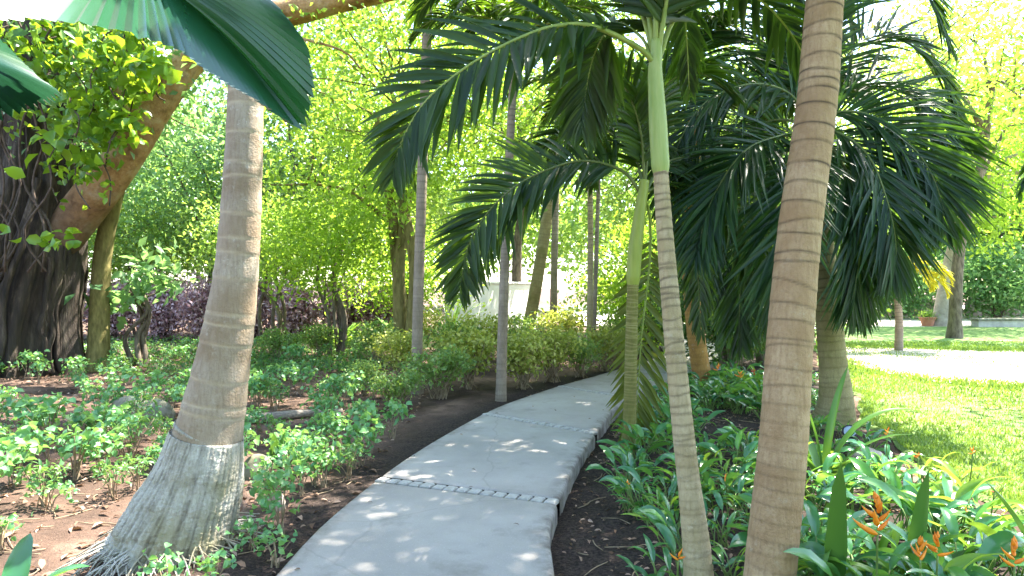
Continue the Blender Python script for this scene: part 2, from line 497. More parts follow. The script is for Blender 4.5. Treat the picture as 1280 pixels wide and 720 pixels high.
M['purple'] = leafmat('purple_leaf', [(0.22, 0.11, 0.13), (0.50, 0.33, 0.37), (0.68, 0.53, 0.58)], (0.34, 0.16, 0.18), 0.3, 0.5)
M['heli'] = leafmat('heliconia_leaf', [(0.025, 0.125, 0.06), (0.045, 0.175, 0.075), (0.10, 0.26, 0.05)], (0.25, 0.52, 0.06), 0.34, 0.22, 0.8)
M['heli_lime'] = leafmat('heliconia_lime_leaf', [(0.09, 0.21, 0.03), (0.15, 0.30, 0.04), (0.24, 0.38, 0.06)], (0.4, 0.62, 0.06), 0.38, 0.26, 0.6)
M['strap'] = leafmat('strap_leaf', [(0.035, 0.10, 0.022), (0.05, 0.13, 0.026), (0.06, 0.15, 0.03)], (0.18, 0.36, 0.04), 0.28, 0.32)
M['grass'] = leafmat('grass_blade', [(0.07, 0.17, 0.02), (0.13, 0.25, 0.03), (0.26, 0.32, 0.08)], (0.35, 0.5, 0.06), 0.35, 0.5)
M['litter'] = leafmat('dead_leaf', [(0.10, 0.06, 0.04), (0.24, 0.15, 0.10), (0.42, 0.30, 0.23)], (0.25, 0.13, 0.06), 0.15, 0.75, 0.2)
M['orange'] = leafmat('orange_bract', [(0.80, 0.22, 0.012), (0.88, 0.30, 0.015), (0.88, 0.40, 0.025)], (0.95, 0.38, 0.02), 0.3, 0.4)
M['red'] = leafmat('red_bract', [(0.6, 0.05, 0.03), (0.65, 0.06, 0.04), (0.7, 0.09, 0.04)], (0.8, 0.1, 0.05), 0.3, 0.4)
M['stone'] = plain('mossy_stone', (0.10, 0.105, 0.055), (0.27, 0.245, 0.2), 9, 0.9, None, 0.6, 0.02)
M['stone_pink'] = plain('pinkish_stone', (0.30, 0.22, 0.18), (0.50, 0.42, 0.37), 9, 0.9, None, 0.6, 0.02)
M['log'] = plain('weathered_log', (0.12, 0.10, 0.08), (0.33, 0.28, 0.23), 6, 0.9, (1, 8, 8), 0.6, 0.01)
M['plaster'] = plain('white_plaster', (0.72, 0.71, 0.69), (0.82, 0.81, 0.79), 2, 0.85)
M['masonry'] = plain('pale_masonry', (0.34, 0.31, 0.28), (0.52, 0.49, 0.45), 5, 0.9)
M['dark_metal'] = plain('dark_coated_metal', (0.02, 0.022, 0.028), (0.045, 0.05, 0.06), 15, 0.4, bstr=0)
M['lens'] = plain('lamp_glass', (0.30, 0.36, 0.46), (0.42, 0.48, 0.58), 20, 0.12, bstr=0, spec=0.8)
M['terracotta'] = plain('terracotta', (0.35, 0.14, 0.08), (0.48, 0.22, 0.13), 6, 0.85)

# ------------------------------------------------------------------ the ground
PL = np.array([(-1.25, -3), (-1.3, -1), (-1.3, 1.5), (-1.25, 3.475), (-1.09, 5.2), (-0.34, 8.07), (0.72, 10.25), (2.0, 12.4), (3.2, 14.6), (3.9, 17.2), (4.1, 20), (4.0, 24)], float)
PR = np.array([(0.2, -3), (0.2, -1), (0.2, 1.5), (0.22, 3.475), (0.3, 4.63), (0.875, 6.95), (1.6, 9.15), (3.0, 11.3), (4.5, 13.8), (5.4, 16.9), (5.6, 20), (5.5, 24)], float)


def edge_raw(P, t):
    t = np.atleast_1d(np.asarray(t, float)); i = np.clip(np.floor(t).astype(int), 0, len(P) - 2); u = (t - i)[:, None]
    E = np.vstack([2 * P[0] - P[1], P, 2 * P[-1] - P[-2]])
    a, b, c, d = E[i], E[i + 1], E[i + 2], E[i + 3]
    return 0.5 * (2 * b + (c - a) * u + (2 * a - 5 * b + 4 * c - d) * u ** 2 + (3 * b - a - 3 * c + d) * u ** 3)


_dt = np.linspace(0, 11, 1101)


def _smooth(P):
    D = edge_raw(P, _dt); w = np.hanning(141); w /= w.sum()
    E = np.vstack([2 * D[0] - D[70:0:-1], D, 2 * D[-1] - D[-2:-72:-1]])
    return np.stack([np.convolve(E[:, k], w, 'valid') for k in (0, 1)], 1)


DENSE = {id(PL): _smooth(PL), id(PR): _smooth(PR)}


def edge(P, t):
    t = np.atleast_1d(np.asarray(t, float)); D = DENSE[id(P)]
    return np.stack([np.interp(t, _dt, D[:, k]) for k in (0, 1)], 1)


_tt = np.linspace(0, 11, 120)
PC = (edge(PL, _tt) + edge(PR, _tt)) / 2
LAWN_Y = [-6, 2, 4.6, 6, 7.4, 9, 12, 16, 22, 27]
LAWN_X = [3.5, 3.45, 3.55, 3.6, 4.0, 4.7, 5.7, 7.3, 10, 11.5]


def lawn_x(y):
    return np.interp(y, LAWN_Y, LAWN_X) + 0.10 * np.sin(np.asarray(y) * 2.1) + 0.05 * np.sin(np.asarray(y) * 5.3 + 1)


_ph = np.random.default_rng(3).uniform(0, 6.28, (10, 3)); _fr = np.random.default_rng(4).uniform(0.5, 3.2, (10, 2))


def pathdist(x, y):
    x = np.asarray(x, float); y = np.asarray(y, float)
    d = np.full(x.shape, 1e9); sgn = np.zeros(x.shape)
    for i in range(len(PC)):
        dd = np.hypot(x - PC[i, 0], y - PC[i, 1])
        T = PC[min(i + 1, len(PC) - 1)] - PC[max(i - 1, 0)]
        s = np.sign((x - PC[i, 0]) * T[1] - (y - PC[i, 1]) * T[0])
        near = dd < d
        d = np.where(near, dd, d); sgn = np.where(near, s, sgn)
    return d, sgn


def gh(x, y):
    x = np.asarray(x, float); y = np.asarray(y, float)
    n = sum(np.sin(x * _fr[i, 0] + y * _fr[i, 1] * (1 if i % 2 else -1) + _ph[i, 0]) for i in range(10)) / 10
    z = -0.075 + 0.07 * n
    d, s = pathdist(x, y)
    low = np.where(s > 0, -0.125, -0.075) + 0.012 * n
    k = np.clip((d - 0.85) / 0.7, 0, 1); z = low * (1 - k) + z * k
    z = np.where(d < 0.74, -0.15, z)
    lw = np.clip((x - lawn_x(y) + 0.5) / 0.5, 0, 1) * (y < 27)
    z = z * (1 - lw) - 0.10 * lw
    far = np.clip((y - 22) / 4, 0, 1)
    return z * (1 - far) - 0.10 * far


def ghs(x, y):
    return float(gh(np.array([x]), np.array([y]))[0])


def axis_pts(lo, hi, fine_lo, fine_hi, step):
    a = np.arange(fine_lo, fine_hi, step)
    g = step * 1.25 ** np.arange(1, 60)
    up = fine_hi + np.cumsum(g); dn = fine_lo - np.cumsum(g)
    return np.concatenate([dn[dn > lo][::-1], a, up[up < hi]])


xs = axis_pts(-900, 900, -9, 8, 0.09); ys = axis_pts(-300, 1500, 1.5, 14, 0.09)
X, Yg = np.meshgrid(xs, ys)
Z = gh(X.ravel(), Yg.ravel()).reshape(X.shape)
rg = np.random.default_rng(5)
Z = Z + rg.normal(0, 0.006, Z.shape) * ((abs(X) < 10) & (Yg < 15))
bd, bs = pathdist(X.ravel(), Yg.ravel())
bed = np.where(bs > 0, np.clip((X.ravel() < lawn_x(Yg.ravel()) - 0.2) * 1.0, 0, 1), np.clip(1.35 - (bd - 0.8) / 0.55, 0, 1)) * (Yg.ravel() < 18) * (bd < 6)
mb = MB(); nx = len(xs); ny = len(ys)
i, j = np.meshgrid(np.arange(ny - 1), np.arange(nx - 1), indexing='ij')
q = np.stack([i * nx + j, i * nx + j + 1, (i + 1) * nx + j + 1, (i + 1) * nx + j], -1).reshape(-1, 4)
mb.add(np.stack([X, Yg, Z], -1), q, bed)
tag(mb.build('ground', M['ground']), kind='structure')

# lawn
yy = np.concatenate([np.arange(-6, 14, 0.12), np.arange(14, 27.1, 0.4)])
uu = np.concatenate([np.linspace(0, 1, 12) ** 1.5 * 1.0, 1 + np.linspace(0.02, 1, 40) ** 1.6 * 44])
LX = lawn_x(yy)[:, None] + uu[None, :]; LY = np.broadcast_to(yy[:, None], LX.shape)
LZ = -0.092 + 0.045 * np.clip(uu / 0.25, 0, 1)[None, :] + 0.012 * np.sin(LX * 1.3 + LY * 0.8) * np.clip(uu / 0.5, 0, 1)[None, :]
mb = MB(); n1, n2 = LX.shape
i, j = np.meshgrid(np.arange(n1 - 1), np.arange(n2 - 1), indexing='ij')
mb.add(np.stack([LX, LY, LZ], -1), np.stack([i * n2 + j, i * n2 + j + 1, (i + 1) * n2 + j + 1, (i + 1) * n2 + j], -1).reshape(-1, 4))
tag(mb.build('lawn', M['lawn']), kind='structure')
# pale strip across the far lawn, drawn in the sand colour
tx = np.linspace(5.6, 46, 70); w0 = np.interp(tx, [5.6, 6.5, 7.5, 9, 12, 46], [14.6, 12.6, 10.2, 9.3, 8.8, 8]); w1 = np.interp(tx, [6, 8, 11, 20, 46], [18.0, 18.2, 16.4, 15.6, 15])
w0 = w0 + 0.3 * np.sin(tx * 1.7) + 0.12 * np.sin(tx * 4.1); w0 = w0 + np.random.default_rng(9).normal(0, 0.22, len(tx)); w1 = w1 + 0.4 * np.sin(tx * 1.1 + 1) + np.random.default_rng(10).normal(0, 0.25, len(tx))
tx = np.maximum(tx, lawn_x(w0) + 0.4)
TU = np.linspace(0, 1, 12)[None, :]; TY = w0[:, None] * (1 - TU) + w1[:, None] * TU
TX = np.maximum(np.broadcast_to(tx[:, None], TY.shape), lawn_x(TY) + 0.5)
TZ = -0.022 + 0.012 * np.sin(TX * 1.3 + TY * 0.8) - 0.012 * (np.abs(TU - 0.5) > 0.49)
mb = MB(); n1, n2 = TX.shape
i, j = np.meshgrid(np.arange(n1 - 1), np.arange(n2 - 1), indexing='ij')
mb.add(np.stack([TX, TY, TZ], -1), np.stack([i * n2 + j, (i + 1) * n2 + j, (i + 1) * n2 + j + 1, i * n2 + j + 1], -1).reshape(-1, 4))
tag(mb.build('pale_strip', M['sand']), kind='structure')
# grass blades
rg = np.random.default_rng(6)
n = 110000
gy = 3.2 + 16 * rg.random(n) ** 1.7; gx = lawn_x(gy) + 0.03 + rg.random(n) ** 1.3 * (2.5 + gy * 0.75)
h = rg.uniform(0.02, 0.05, n) * (1 + gy * 0.02); a = rg.uniform(0, 2 * PI, n); wv = 0.0035 + gy * 0.0006
b0_ = np.stack([gx, gy, np.full(n, -0.05)], 1); sd = np.stack([np.cos(a), np.sin(a), 0 * a], 1) * wv[:, None]
tip = b0_ + np.stack([rg.normal(0, 0.018, n), rg.normal(0, 0.018, n), h], 1)
mb = MB(); mb.add(np.stack([b0_ - sd, b0_ + sd, tip], 1), np.arange(3 * n).reshape(-1, 3))
rq = np.random.default_rng(12)
for ex, ey in ((tx, w0), (tx, w1)):
    m_ = 16000; q_ = rq.uniform(0, 1, m_) ** 1.6 * (len(ex) - 1)
    ox = np.interp(q_, np.arange(len(ex)), ex) + rq.normal(0, 0.25, m_); oy = np.interp(q_, np.arange(len(ex)), ey) + rq.normal(0, 0.38, m_)
    k_ = ox > lawn_x(oy) + 0.1; ox = ox[k_]; oy = oy[k_]; m_ = len(ox)
    pb = np.stack([ox, oy, np.full(m_, -0.03)], 1); aa = rq.uniform(0, 6.28, m_); ss = np.stack([np.cos(aa), np.sin(aa), 0 * aa], 1) * 0.014
    tp_ = pb + np.stack([rq.normal(0, 0.02, m_), rq.normal(0, 0.02, m_), rq.uniform(0.03, 0.075, m_)], 1)
    mb.add(np.stack([pb - ss, pb + ss, tp_], 1), np.arange(3 * m_).reshape(-1, 3))
tag(mb.build('grass', M['grass'], smooth=False), 'short sunlit lawn grass to the right of the planting bed', 'grass', kind='stuff')

# pale ground beyond the lawn
mb = MB()
sx = np.linspace(3, 70, 40); sy = np.linspace(27.0, 60, 24)
SX, SY = np.meshgrid(sx, sy); SX = SX + (SY - 27) * -0.05
n1, n2 = SX.shape
i, j = np.meshgrid(np.arange(n1 - 1), np.arange(n2 - 1), indexing='ij')
mb.add(np.stack([SX, SY, -0.05 + 0.03 * np.sin(SX * 0.7) * np.sin(SY * 0.5)], -1), np.stack([i * n2 + j, i * n2 + j + 1, (i + 1) * n2 + j + 1, (i + 1) * n2 + j], -1).reshape(-1, 4))
tag(mb.build('sand', M['sand']), kind='structure')

# ------------------------------------------------------------------ the path
path = thing('path', 'curved grey concrete path crossed by bands of small stone setts', 'path', (0, 0, 0), kind='structure')
BANDS = [4, 5, 6, 7, 8, 9, 10]
DEL = {b: 0.075 / np.linalg.norm((edge(PL, b + .5) + edge(PR, b + .5))[0] / 2 - (edge(PL, b - .5) + edge(PR, b - .5))[0] / 2) for b in BANDS}
cuts = [0.0] + BANDS + [10.98]
for k in range(len(cuts) - 1):
    ta = cuts[k] + DEL.get(cuts[k], 0); tb = cuts[k + 1] - DEL.get(cuts[k + 1], 0)
    t = np.concatenate([[ta, ta + 0.006], np.linspace(ta + 0.012, tb - 0.012, 24), [tb - 0.006, tb]])
    A = edge(PL, t); B = edge(PR, t)
    A = A + 0.006 * np.sin(t * 7)[:, None] * V(1, 0); B = B + 0.006 * np.sin(t * 6 + 2)[:, None] * V(1, 0)
    W = np.linalg.norm(B - A, axis=1)[:, None]
    us = [0.0, 0.0, 0.004, 0.012, 0.03, 0.09, 0.25, 0.5, 0.75, 0.91, 0.97, 0.988, 0.996, 1.0, 1.0]
    zs = [-0.2, -0.03, -0.012, -0.004, 0, 0, 0, 0, 0, 0, 0, -0.004, -0.012, -0.03, -0.2]
    dirt = [1, 1, 0.95, 0.85, 0.6, 0, 0, 0, 0, 0, 0.6, 0.85, 0.95, 1, 1]
    rows = []
    for u_, z_ in zip(us, zs):
        p = A + (B - A) * u_
        zz = np.full(len(t), float(z_))
        if z_ > -0.1:
            zz[[0, -1]] -= 0.012; zz[[1, -2]] -= 0.003
        rows.append(np.column_stack([p, zz]))
    G = np.stack(rows, 1); n1, n2 = G.shape[:2]
    i, j = np.meshgrid(np.arange(n1 - 1), np.arange(n2 - 1), indexing='ij')
    mb = MB(); mb.add(G, np.stack([i * n2 + j, i * n2 + j + 1, (i + 1) * n2 + j + 1, (i + 1) * n2 + j], -1).reshape(-1, 4)[:, ::-1], np.tile(dirt, n1))
    mb.build('slab', M['concrete'], path)


def rounded_block(mb, c, ax, ay, hx, hy, h, rng):
    """a sett: a block with chamfered top, base at z=0 of c"""
    v = []
    for z, k in ((0, 1), (h * 0.7, 1), (h, 0.8)):
        for sx_, sy_ in ((-1, -1), (1, -1), (1, 1), (-1, 1)):
            v.append(c + ax * hx * k * sx_ * rng.uniform(0.93, 1) + ay * hy * k * sy_ * rng.uniform(0.93, 1) + V(0, 0, z))
    f = [[8, 9, 10, 11]]
    for r in (0, 4):
        for q_ in range(4):
            f.append([r + q_, r + (q_ + 1) % 4, r + 4 + (q_ + 1) % 4, r + 4 + q_])
    mb.add(v, np.array(f))


rg = np.random.default_rng(8)
for b in BANDS:
    A = np.append(edge(PL, b)[0], 0); B = np.append(edge(PR, b)[0], 0)
    ax = unit(B - A); ay = V(-ax[1], ax[0], 0); Lb = np.linalg.norm(B - A)
    mb = MB(); rounded_block(mb, (A + B) / 2 + V(0, 0, -0.19), ax, ay, Lb / 2 - 0.004, 0.088, 0.168, np.random.default_rng(1))
    joint = mb.build('joint', M['mortar'], path, smooth=False)
    mb = MB(); ns = 15
    for k in range(ns):
        c = A + (B - A) * (k + 0.5) / ns
        rounded_block(mb, c + V(0, 0, -0.03), ax, ay, Lb / ns / 2 - 0.0065, 0.05, 0.03 + rg.uniform(-0.003, 0.003), rg)
    mb.build('stone_band', M['sett'], joint, smooth=False)

# ------------------------------------------------------------------ palms
def radial(P, ns, rng, amp):
    th = np.arange(ns) / ns * 2 * PI
    r = np.ones((len(P), ns))
    s = np.linspace(0, 1, len(P))[:, None]
    for k in range(4):
        r += amp * np.sin((k + 1) * th[None, :] + 9 * s * rng.uniform(-1, 1) + rng.uniform(0, 6)) / (k + 1)
    return r


def ringed_trunk(pts, prof, spacing, rng, ns=28, depth=0.02, sharp=0.010, step=0.012, wobble=0.012, fade=0.28, vary=(0.5, 1.5)):
    """prof: list of (fraction, radius). Ring scars: attribute 'scar' and a small step in the radius."""
    L = np.linalg.norm(np.diff(spline(pts, 60), axis=0), axis=1).sum()
    n = int(max(20, L / step)); P = spline(pts, n); s = np.linspace(0, 1, n)
    R = np.interp(s, [p[0] for p in prof], [p[1] for p in prof])
    k = np.ones(9) / 9
    R = np.convolve(np.pad(R, 4, mode='edge'), k, 'valid')
    z = s * L; cuts_ = []; q = rng.uniform(0, spacing)
    while q < L:
        cuts_.append(q); q += spacing * rng.uniform(*vary)
    cuts_ = np.array(cuts_ if cuts_ else [1e9])
    ns_ = np.arange(ns) / ns * 2 * PI
    # each scar tilts and waves a little round the stem
    tilt = rng.normal(0, 0.007, len(cuts_)); phs = rng.uniform(0, 6.28, len(cuts_))
    dz = z[:, None, None] - (cuts_[None, None, :] + tilt[None, None, :] * np.sin(ns_[None, :, None] + phs[None, None, :]) + 0.0015 * np.sin(3 * ns_[None, :, None] + phs * 2))
    scar = np.exp(-(np.abs(dz).min(2) / sharp) ** 2)
    below = np.where(dz > 0, dz, 1e9).min(2)
    shade = rng.uniform(0, 1, len(cuts_) + 1)[(dz > 0).sum(2)]
    scar = scar * np.interp(s, [0, 0.25, 0.6, 1], [fade, fade, 1, 1])[:, None]
    saw = np.clip(below / spacing, 0, 1)
    rad = radial(P, ns, rng, wobble) * (1 + depth * (0.5 - saw)) * (1 - depth * 0.7 * scar)
    mb = MB()
    tube(mb, P, R, ns, None, rad)
    mb.a = [np.append(scar.ravel(), 0)]; mb.band = np.append(shade.ravel(), 0)
    return mb, P


def add_fronds(t, specs, leaf, rib, name='frond'):
    for lm, rm in specs:
        f = lm.build(name, leaf, t)
        rm.build('midrib', rib, f)


def px(*pts):
    return [at(*p) for p in pts]


# --- the coconut palm by the path on the left, with the swollen root base
rg = np.random.default_rng(21)
b0 = at(212, 690, 4.1); b0[2] = -0.1
t = thing('coconut_palm', 'thick grey leaning palm with a flared fibrous root base, left of the path', 'palm tree', b0)
pts = [at(245, 600, 4.1), at(259, 550, 4.12), at(277, 461, 4.13), at(295, 344, 4.14), at(304, 210, 4.15), at(308, 100, 4.18), at(316, -60, 4.25), at(328, -250, 4.35), at(345, -420, 4.4)]
mb, P = ringed_trunk(pts, [(0, 0.225), (0.05, 0.203), (0.137, 0.163), (0.25, 0.130), (0.38, 0.112), (0.49, 0.103), (1, 0.09)], 0.13, rg, 32, 0.03, 0.008, wobble=0.016, fade=0.9, vary=(0.35, 1.7))
mb.build('trunk', M['bark_grey'], t)
# root base: vertical fibres
nb = 110; zz = np.linspace(0, 1, nb)
mb = MB(); Pb = spline([b0 + V(0.0, 0, -0.04), at(217, 680, 4.1), at(240, 620, 4.11), at(259, 550, 4.12), at(260, 545, 4.12)], nb)
ns = 220; th = np.arange(ns) / ns * 2 * PI
prof = np.interp(zz, [0, 0.08, 0.25, 0.52, 0.78, 0.98, 1], [0.385, 0.355, 0.32, 0.285, 0.243, 0.214, 0.206])
fib = rg.normal(0, 1, ns); fib = (fib + np.roll(fib, 1)) / 1.4
rad = 1 + 0.011 * fib[None, :] * np.interp(zz, [0, 0.5, 1], [1.6, 0.9, 0.5])[:, None] + rg.normal(0, 0.007, (nb, ns)) + radial(Pb, ns, rg, 0.03) - 1
lp = (zz[:, None] * 4.3 + 0.35 * np.sin(th + 1)[None, :] + 0.18 * np.sin(3 * th)[None, :] + 0.05 * fib[None, :]) % 1
ledge = np.interp(lp, [0, 0.12, 0.5, 1], [-0.006, 0.012, 0.002, -0.005]) * np.interp(zz, [0, 0.5, 1], [1.4, 1, 0.4])[:, None] + 0.004 * rg.normal(0, 1, (nb // 6 + 1, ns)).repeat(6, 0)[:nb]
tube(mb, Pb, prof, ns, None, rad + ledge)
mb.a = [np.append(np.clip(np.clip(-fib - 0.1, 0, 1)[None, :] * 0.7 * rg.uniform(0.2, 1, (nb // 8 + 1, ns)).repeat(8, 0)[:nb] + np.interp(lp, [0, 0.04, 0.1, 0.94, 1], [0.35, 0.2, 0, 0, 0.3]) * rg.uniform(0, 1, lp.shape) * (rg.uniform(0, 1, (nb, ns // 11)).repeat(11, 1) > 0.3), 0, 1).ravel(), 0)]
rf = mb.build('root_base', M['root'], t)
mb = MB()
for k in range(230):
    a = rg.uniform(0, 2 * PI); r = 0.33 + rg.uniform(0, 0.07); L = rg.uniform(0.02, 0.18)
    p0 = b0 + V(math.cos(a) * r * 0.85, math.sin(a) * r * 0.85, rg.uniform(0.0, 0.12))
    p2 = b0 + V(math.cos(a + rg.normal(0, 0.3)) * (r + L), math.sin(a + rg.normal(0, 0.3)) * (r + L), 0)
    p2[2] = ghs(p2[0], p2[1]) + 0.005
    p1 = (p0 + p2) / 2 + V(0, 0, 0.02)
    tube(mb, spline([p0, p1, p2], 6), np.linspace(0.007, 0.003, 6), 4)
mb.build('root', M['root'], rf)
top = P[-1]
sp = []
for az in (0.1, 0.8, 2.0, 2.7, 3.3, 3.9, 4.6):
    sp.append(frond(arc(top + V(0, 0, 0.1), az, rg.uniform(0.6, 1.2), rg.uniform(2.2, 2.7), 1.25), 0.6, 70, 0.035, rg, droop=0.8))
add_fronds(t, sp, M['palm_leaf'], M['rachis'])

# --- palm 1: slim palm with the pale green crownshaft in the middle
rg = np.random.default_rng(22)
b1 = at(872, 752, 3.28); b1[2] = -0.12
t = thing('crownshaft_palm', 'slim pale palm with smooth green crownshaft, nearest the right path edge', 'palm tree', b1)
pts = [b1 + V(0, 0, -0.05), at(872, 701, 3.3), at(856, 560, 3.36), at(842, 420, 3.42), at(831, 290, 3.48), at(826, 213, 3.5)]
mb, P = ringed_trunk(pts, [(0, 0.088), (0.08, 0.076), (0.3, 0.056), (0.6, 0.051), (1, 0.039)], 0.045, rg, 24, 0.035, 0.006, 0.008)
mb.build('trunk', M['bark_pale'], t)
mb = MB(); Ps = spline([at(826, 216, 3.5), at(822, 150, 3.52), at(819, 92, 3.54), at(820, 72, 3.55), at(821, 50, 3.555)], 40)
tube(mb, Ps, np.interp(np.linspace(0, 1, 40), [0, 0.05, 0.35, 0.7, 1], [0.040, 0.047, 0.047, 0.040, 0.028]), 20, None, radial(Ps, 20, rg, 0.02))
mb.build('crownshaft', M['shaft'], t)
c1 = at(820, 72, 3.55)
Y1 = 3.55
sp = []
sp.append(frond(px((818, 80, 3.54), (799, 60, 3.5), (741, 33, 3.42), (694, 33, 3.38), (647, 49, 3.35), (597, 75, 3.33), (553, 107, 3.32), (524, 137, 3.32), (501, 180, 3.33), (490, 225, 3.34)), 0.46, 66, 0.042, rg, up=(0.1, -0.8, 0.7), droop=0.32, dih=0.0, t0=0.2, r0=0.016, a0=1.2, a1=0.5, jitter=0.22))
sp.append(frond(px((818, 78, 3.56), (800, 45, 3.7), (768, 30, 3.9), (742, 70, 4.0), (730, 130, 4.05), (727, 165, 4.05)), 0.42, 56, 0.045, rg, up=(0.3, -1, 0.3), droop=0.5, dih=-0.1, t0=0.25, r0=0.011))
sp.append(frond(px((818, 70, 3.55), (806, 0, 3.6), (770, -70, 3.7), (690, -100, 3.8), (590, -60, 3.9), (520, 20, 4.0)), 0.5, 60, 0.045, rg, droop=0.5, dih=0.25, r0=0.016))
sp.append(frond(px((820, 70, 3.55), (818, -30, 3.5), (800, -140, 3.3), (760, -230, 3.0), (700, -260, 2.7)), 0.5, 56, 0.045, rg, droop=0.5, r0=0.016))
sp.append(frond(px((823, 75, 3.56), (845, 20, 3.7), (890, -15, 4.0), (950, 0, 4.2), (1000, 60, 4.4), (1020, 130, 4.4)), 0.46, 54, 0.045, rg, droop=0.7, dih=0.0, r0=0.016))
sp.append(frond(px((822, 70, 3.55), (838, -20, 3.5), (870, -110, 3.3), (940, -160, 3.1), (1010, -130, 2.9)), 0.5, 56, 0.045, rg, droop=0.5, r0=0.016))
sp.append(frond(px((820, 70, 3.56), (826, -10, 3.8), (838, -60, 4.2), (850, -40, 4.7), (858, 40, 5.1), (862, 120, 5.3)), 0.48, 54, 0.045, rg, droop=0.7, r0=0.016))
sp.append(frond(px((819, 72, 3.56), (790, -10, 3.8), (740, -30, 4.3), (680, -10, 4.8), (640, 30, 5.2)), 0.45, 50, 0.045, rg, droop=0.5, r0=0.016))
add_fronds(t, sp, M['palm_leaf'], M['rachis'])

# --- palm 2: the large trunk in the right foreground, crown above the picture
rg = np.random.default_rng(23)
b2 = at(955, 772, 3.05); b2[2] = -0.13
t = thing('tall_ringed_palm', 'stout tan palm with evenly ringed trunk in the right foreground', 'palm tree', b2)
pts = [b2 + V(0, 0, -0.05), at(964, 701, 3.06), at(979, 556, 3.1), at(987, 428, 3.15), at(996, 319, 3.2), at(1004, 250, 3.22), at(1021, 125, 3.28), at(1031, 0, 3.32), at(1047, -160, 3.38)]
mb, P = ringed_trunk(pts, [(0, 0.135), (0.08, 0.114), (0.22, 0.108), (0.5, 0.1), (0.75, 0.092), (1, 0.08)], 0.075, rg, 32, 0.02, 0.0055, 0.008)
mb.build('trunk', M['bark_tan'], t)
top = P[-1]
mb = MB(); Ps = spline([top - V(0, 0, 0.03), top + V(0.02, 0.02, 0.3), top + V(0.03, 0.03, 0.75)], 30)
tube(mb, Ps, np.interp(np.linspace(0, 1, 30), [0, 0.08, 0.5, 1], [0.078, 0.092, 0.08, 0.04]), 20)
mb.build('crownshaft', M['shaft'], t)
c2 = Ps[-6]
sp = []
for k, (az, el, L, bend) in enumerate([(0.1, 0.75, 1.9, 2.1), (0.45, 0.55, 1.8, 2.0), (-0.3, 0.6, 1.9, 1.9), (0.9, 0.9, 2.0, 1.9), (1.6, 0.7, 1.9, 1.7), (2.0, 0.9, 2.0, 1.5), (3.5, 0.75, 2.0, 1.4), (4.2, 0.8, 2.0, 1.4), (4.9, 0.7, 1.9, 1.4), (5.5, 0.8, 1.9, 1.5)]):
    sp.append(frond(arc(c2, az, el, L, bend), 0.56, 84, 0.042, rg, droop=0.7, dih=0.1, jitter=0.2))
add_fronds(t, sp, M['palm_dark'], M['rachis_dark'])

# --- palm 3: olive stemmed palm behind, right path edge, with a frond hanging by its stem
rg = np.random.default_rng(24)
b3 = gnd(784, 566, -0.12)
Y3 = b3[1]
t = thing('olive_stemmed_palm', 'young palm with olive green stem and one frond hanging beside it', 'palm tree', b3)
pts = [b3 + V(0, 0, -0.05), at(787, 520, Y3), at(789, 440, Y3), at(791, 352, Y3)]
mb, P = ringed_trunk(pts, [(0, 0.085), (0.15, 0.066), (1, 0.056)], 0.035, rg, 20, 0.03, 0.005, 0.008)
mb.build('trunk', M['bark_olive'], t)
mb = MB(); Ps = spline([at(791, 356, Y3), at(794, 310, Y3), at(800, 265, Y3), at(806, 225, Y3)], 34)
tube(mb, Ps, np.interp(np.linspace(0, 1, 34), [0, 0.06, 0.4, 1], [0.056, 0.07, 0.07, 0.045]), 18)
mb.build('crownshaft', M['shaft_olive'], t)
sp = []
Q = Y3
sp.append(frond(px((803, 245, Q), (780, 215, Q), (740, 202, Q), (703, 206, Q), (652, 228, Q), (613, 262, Q), (586, 306, Q), (574, 370, Q)), 0.66, 80, 0.055, rg, up=(0.1, -0.8, 0.6), droop=0.35, dih=0.0, a0=1.15, a1=0.5, t0=0.16, jitter=0.25, r0=0.018))
sp.append(frond(px((805, 245, Q), (812, 270, Q + .15), (812, 330, Q + .25), (802, 420, Q + .22), (797, 500, Q + .2), (794, 575, Q + .2)), 0.50, 44, 0.05, rg, up=(0, -1, 0), droop=0.12, dih=0.1, a0=0.95, a1=0.5, t0=0.22, r0=0.016))
sp.append(frond(px((807, 240, Q), (830, 205, Q + .2), (870, 200, Q + .5), (910, 240, Q + .7), (935, 300, Q + .8), (945, 370, Q + .8)), 0.62, 70, 0.05, rg, up=(-.1, -1, .5), droop=0.5, dih=-0.1, r0=0.017))
sp.append(frond(px((805, 238, Q), (790, 190, Q + .2), (750, 160, Q + .5), (700, 170, Q + .8), (660, 200, Q + 1)), 0.6, 54, 0.05, rg, droop=0.6, r0=0.016))
sp.append(frond(px((806, 235, Q), (812, 170, Q), (830, 110, Q - .1), (870, 90, Q - .2), (920, 120, Q - .3)), 0.6, 54, 0.05, rg, droop=0.7, r0=0.016))
sp.append(frond(px((806, 235, Q), (800, 160, Q - .1), (775, 100, Q - .2), (735, 90, Q - .4), (700, 130, Q - .5)), 0.55, 54, 0.05, rg, droop=0.7, r0=0.016))
sp.append(frond(px((807, 240, Q), (840, 230, Q + .4), (860, 270, Q + .7), (872, 340, Q + .8), (876, 420, Q + .8)), 0.5, 54, 0.045, rg, droop=0.8, dih=-0.2, r0=0.015))
add_fronds(t, sp[:1] + sp[3:], M['palm_leaf'], M['rachis_dark'])
add_fronds(t, sp[1:2], M['palm_olive'], M['rachis'])
add_fronds(t, sp[2:3], M['palm_leaf'], M['rachis_dark'])

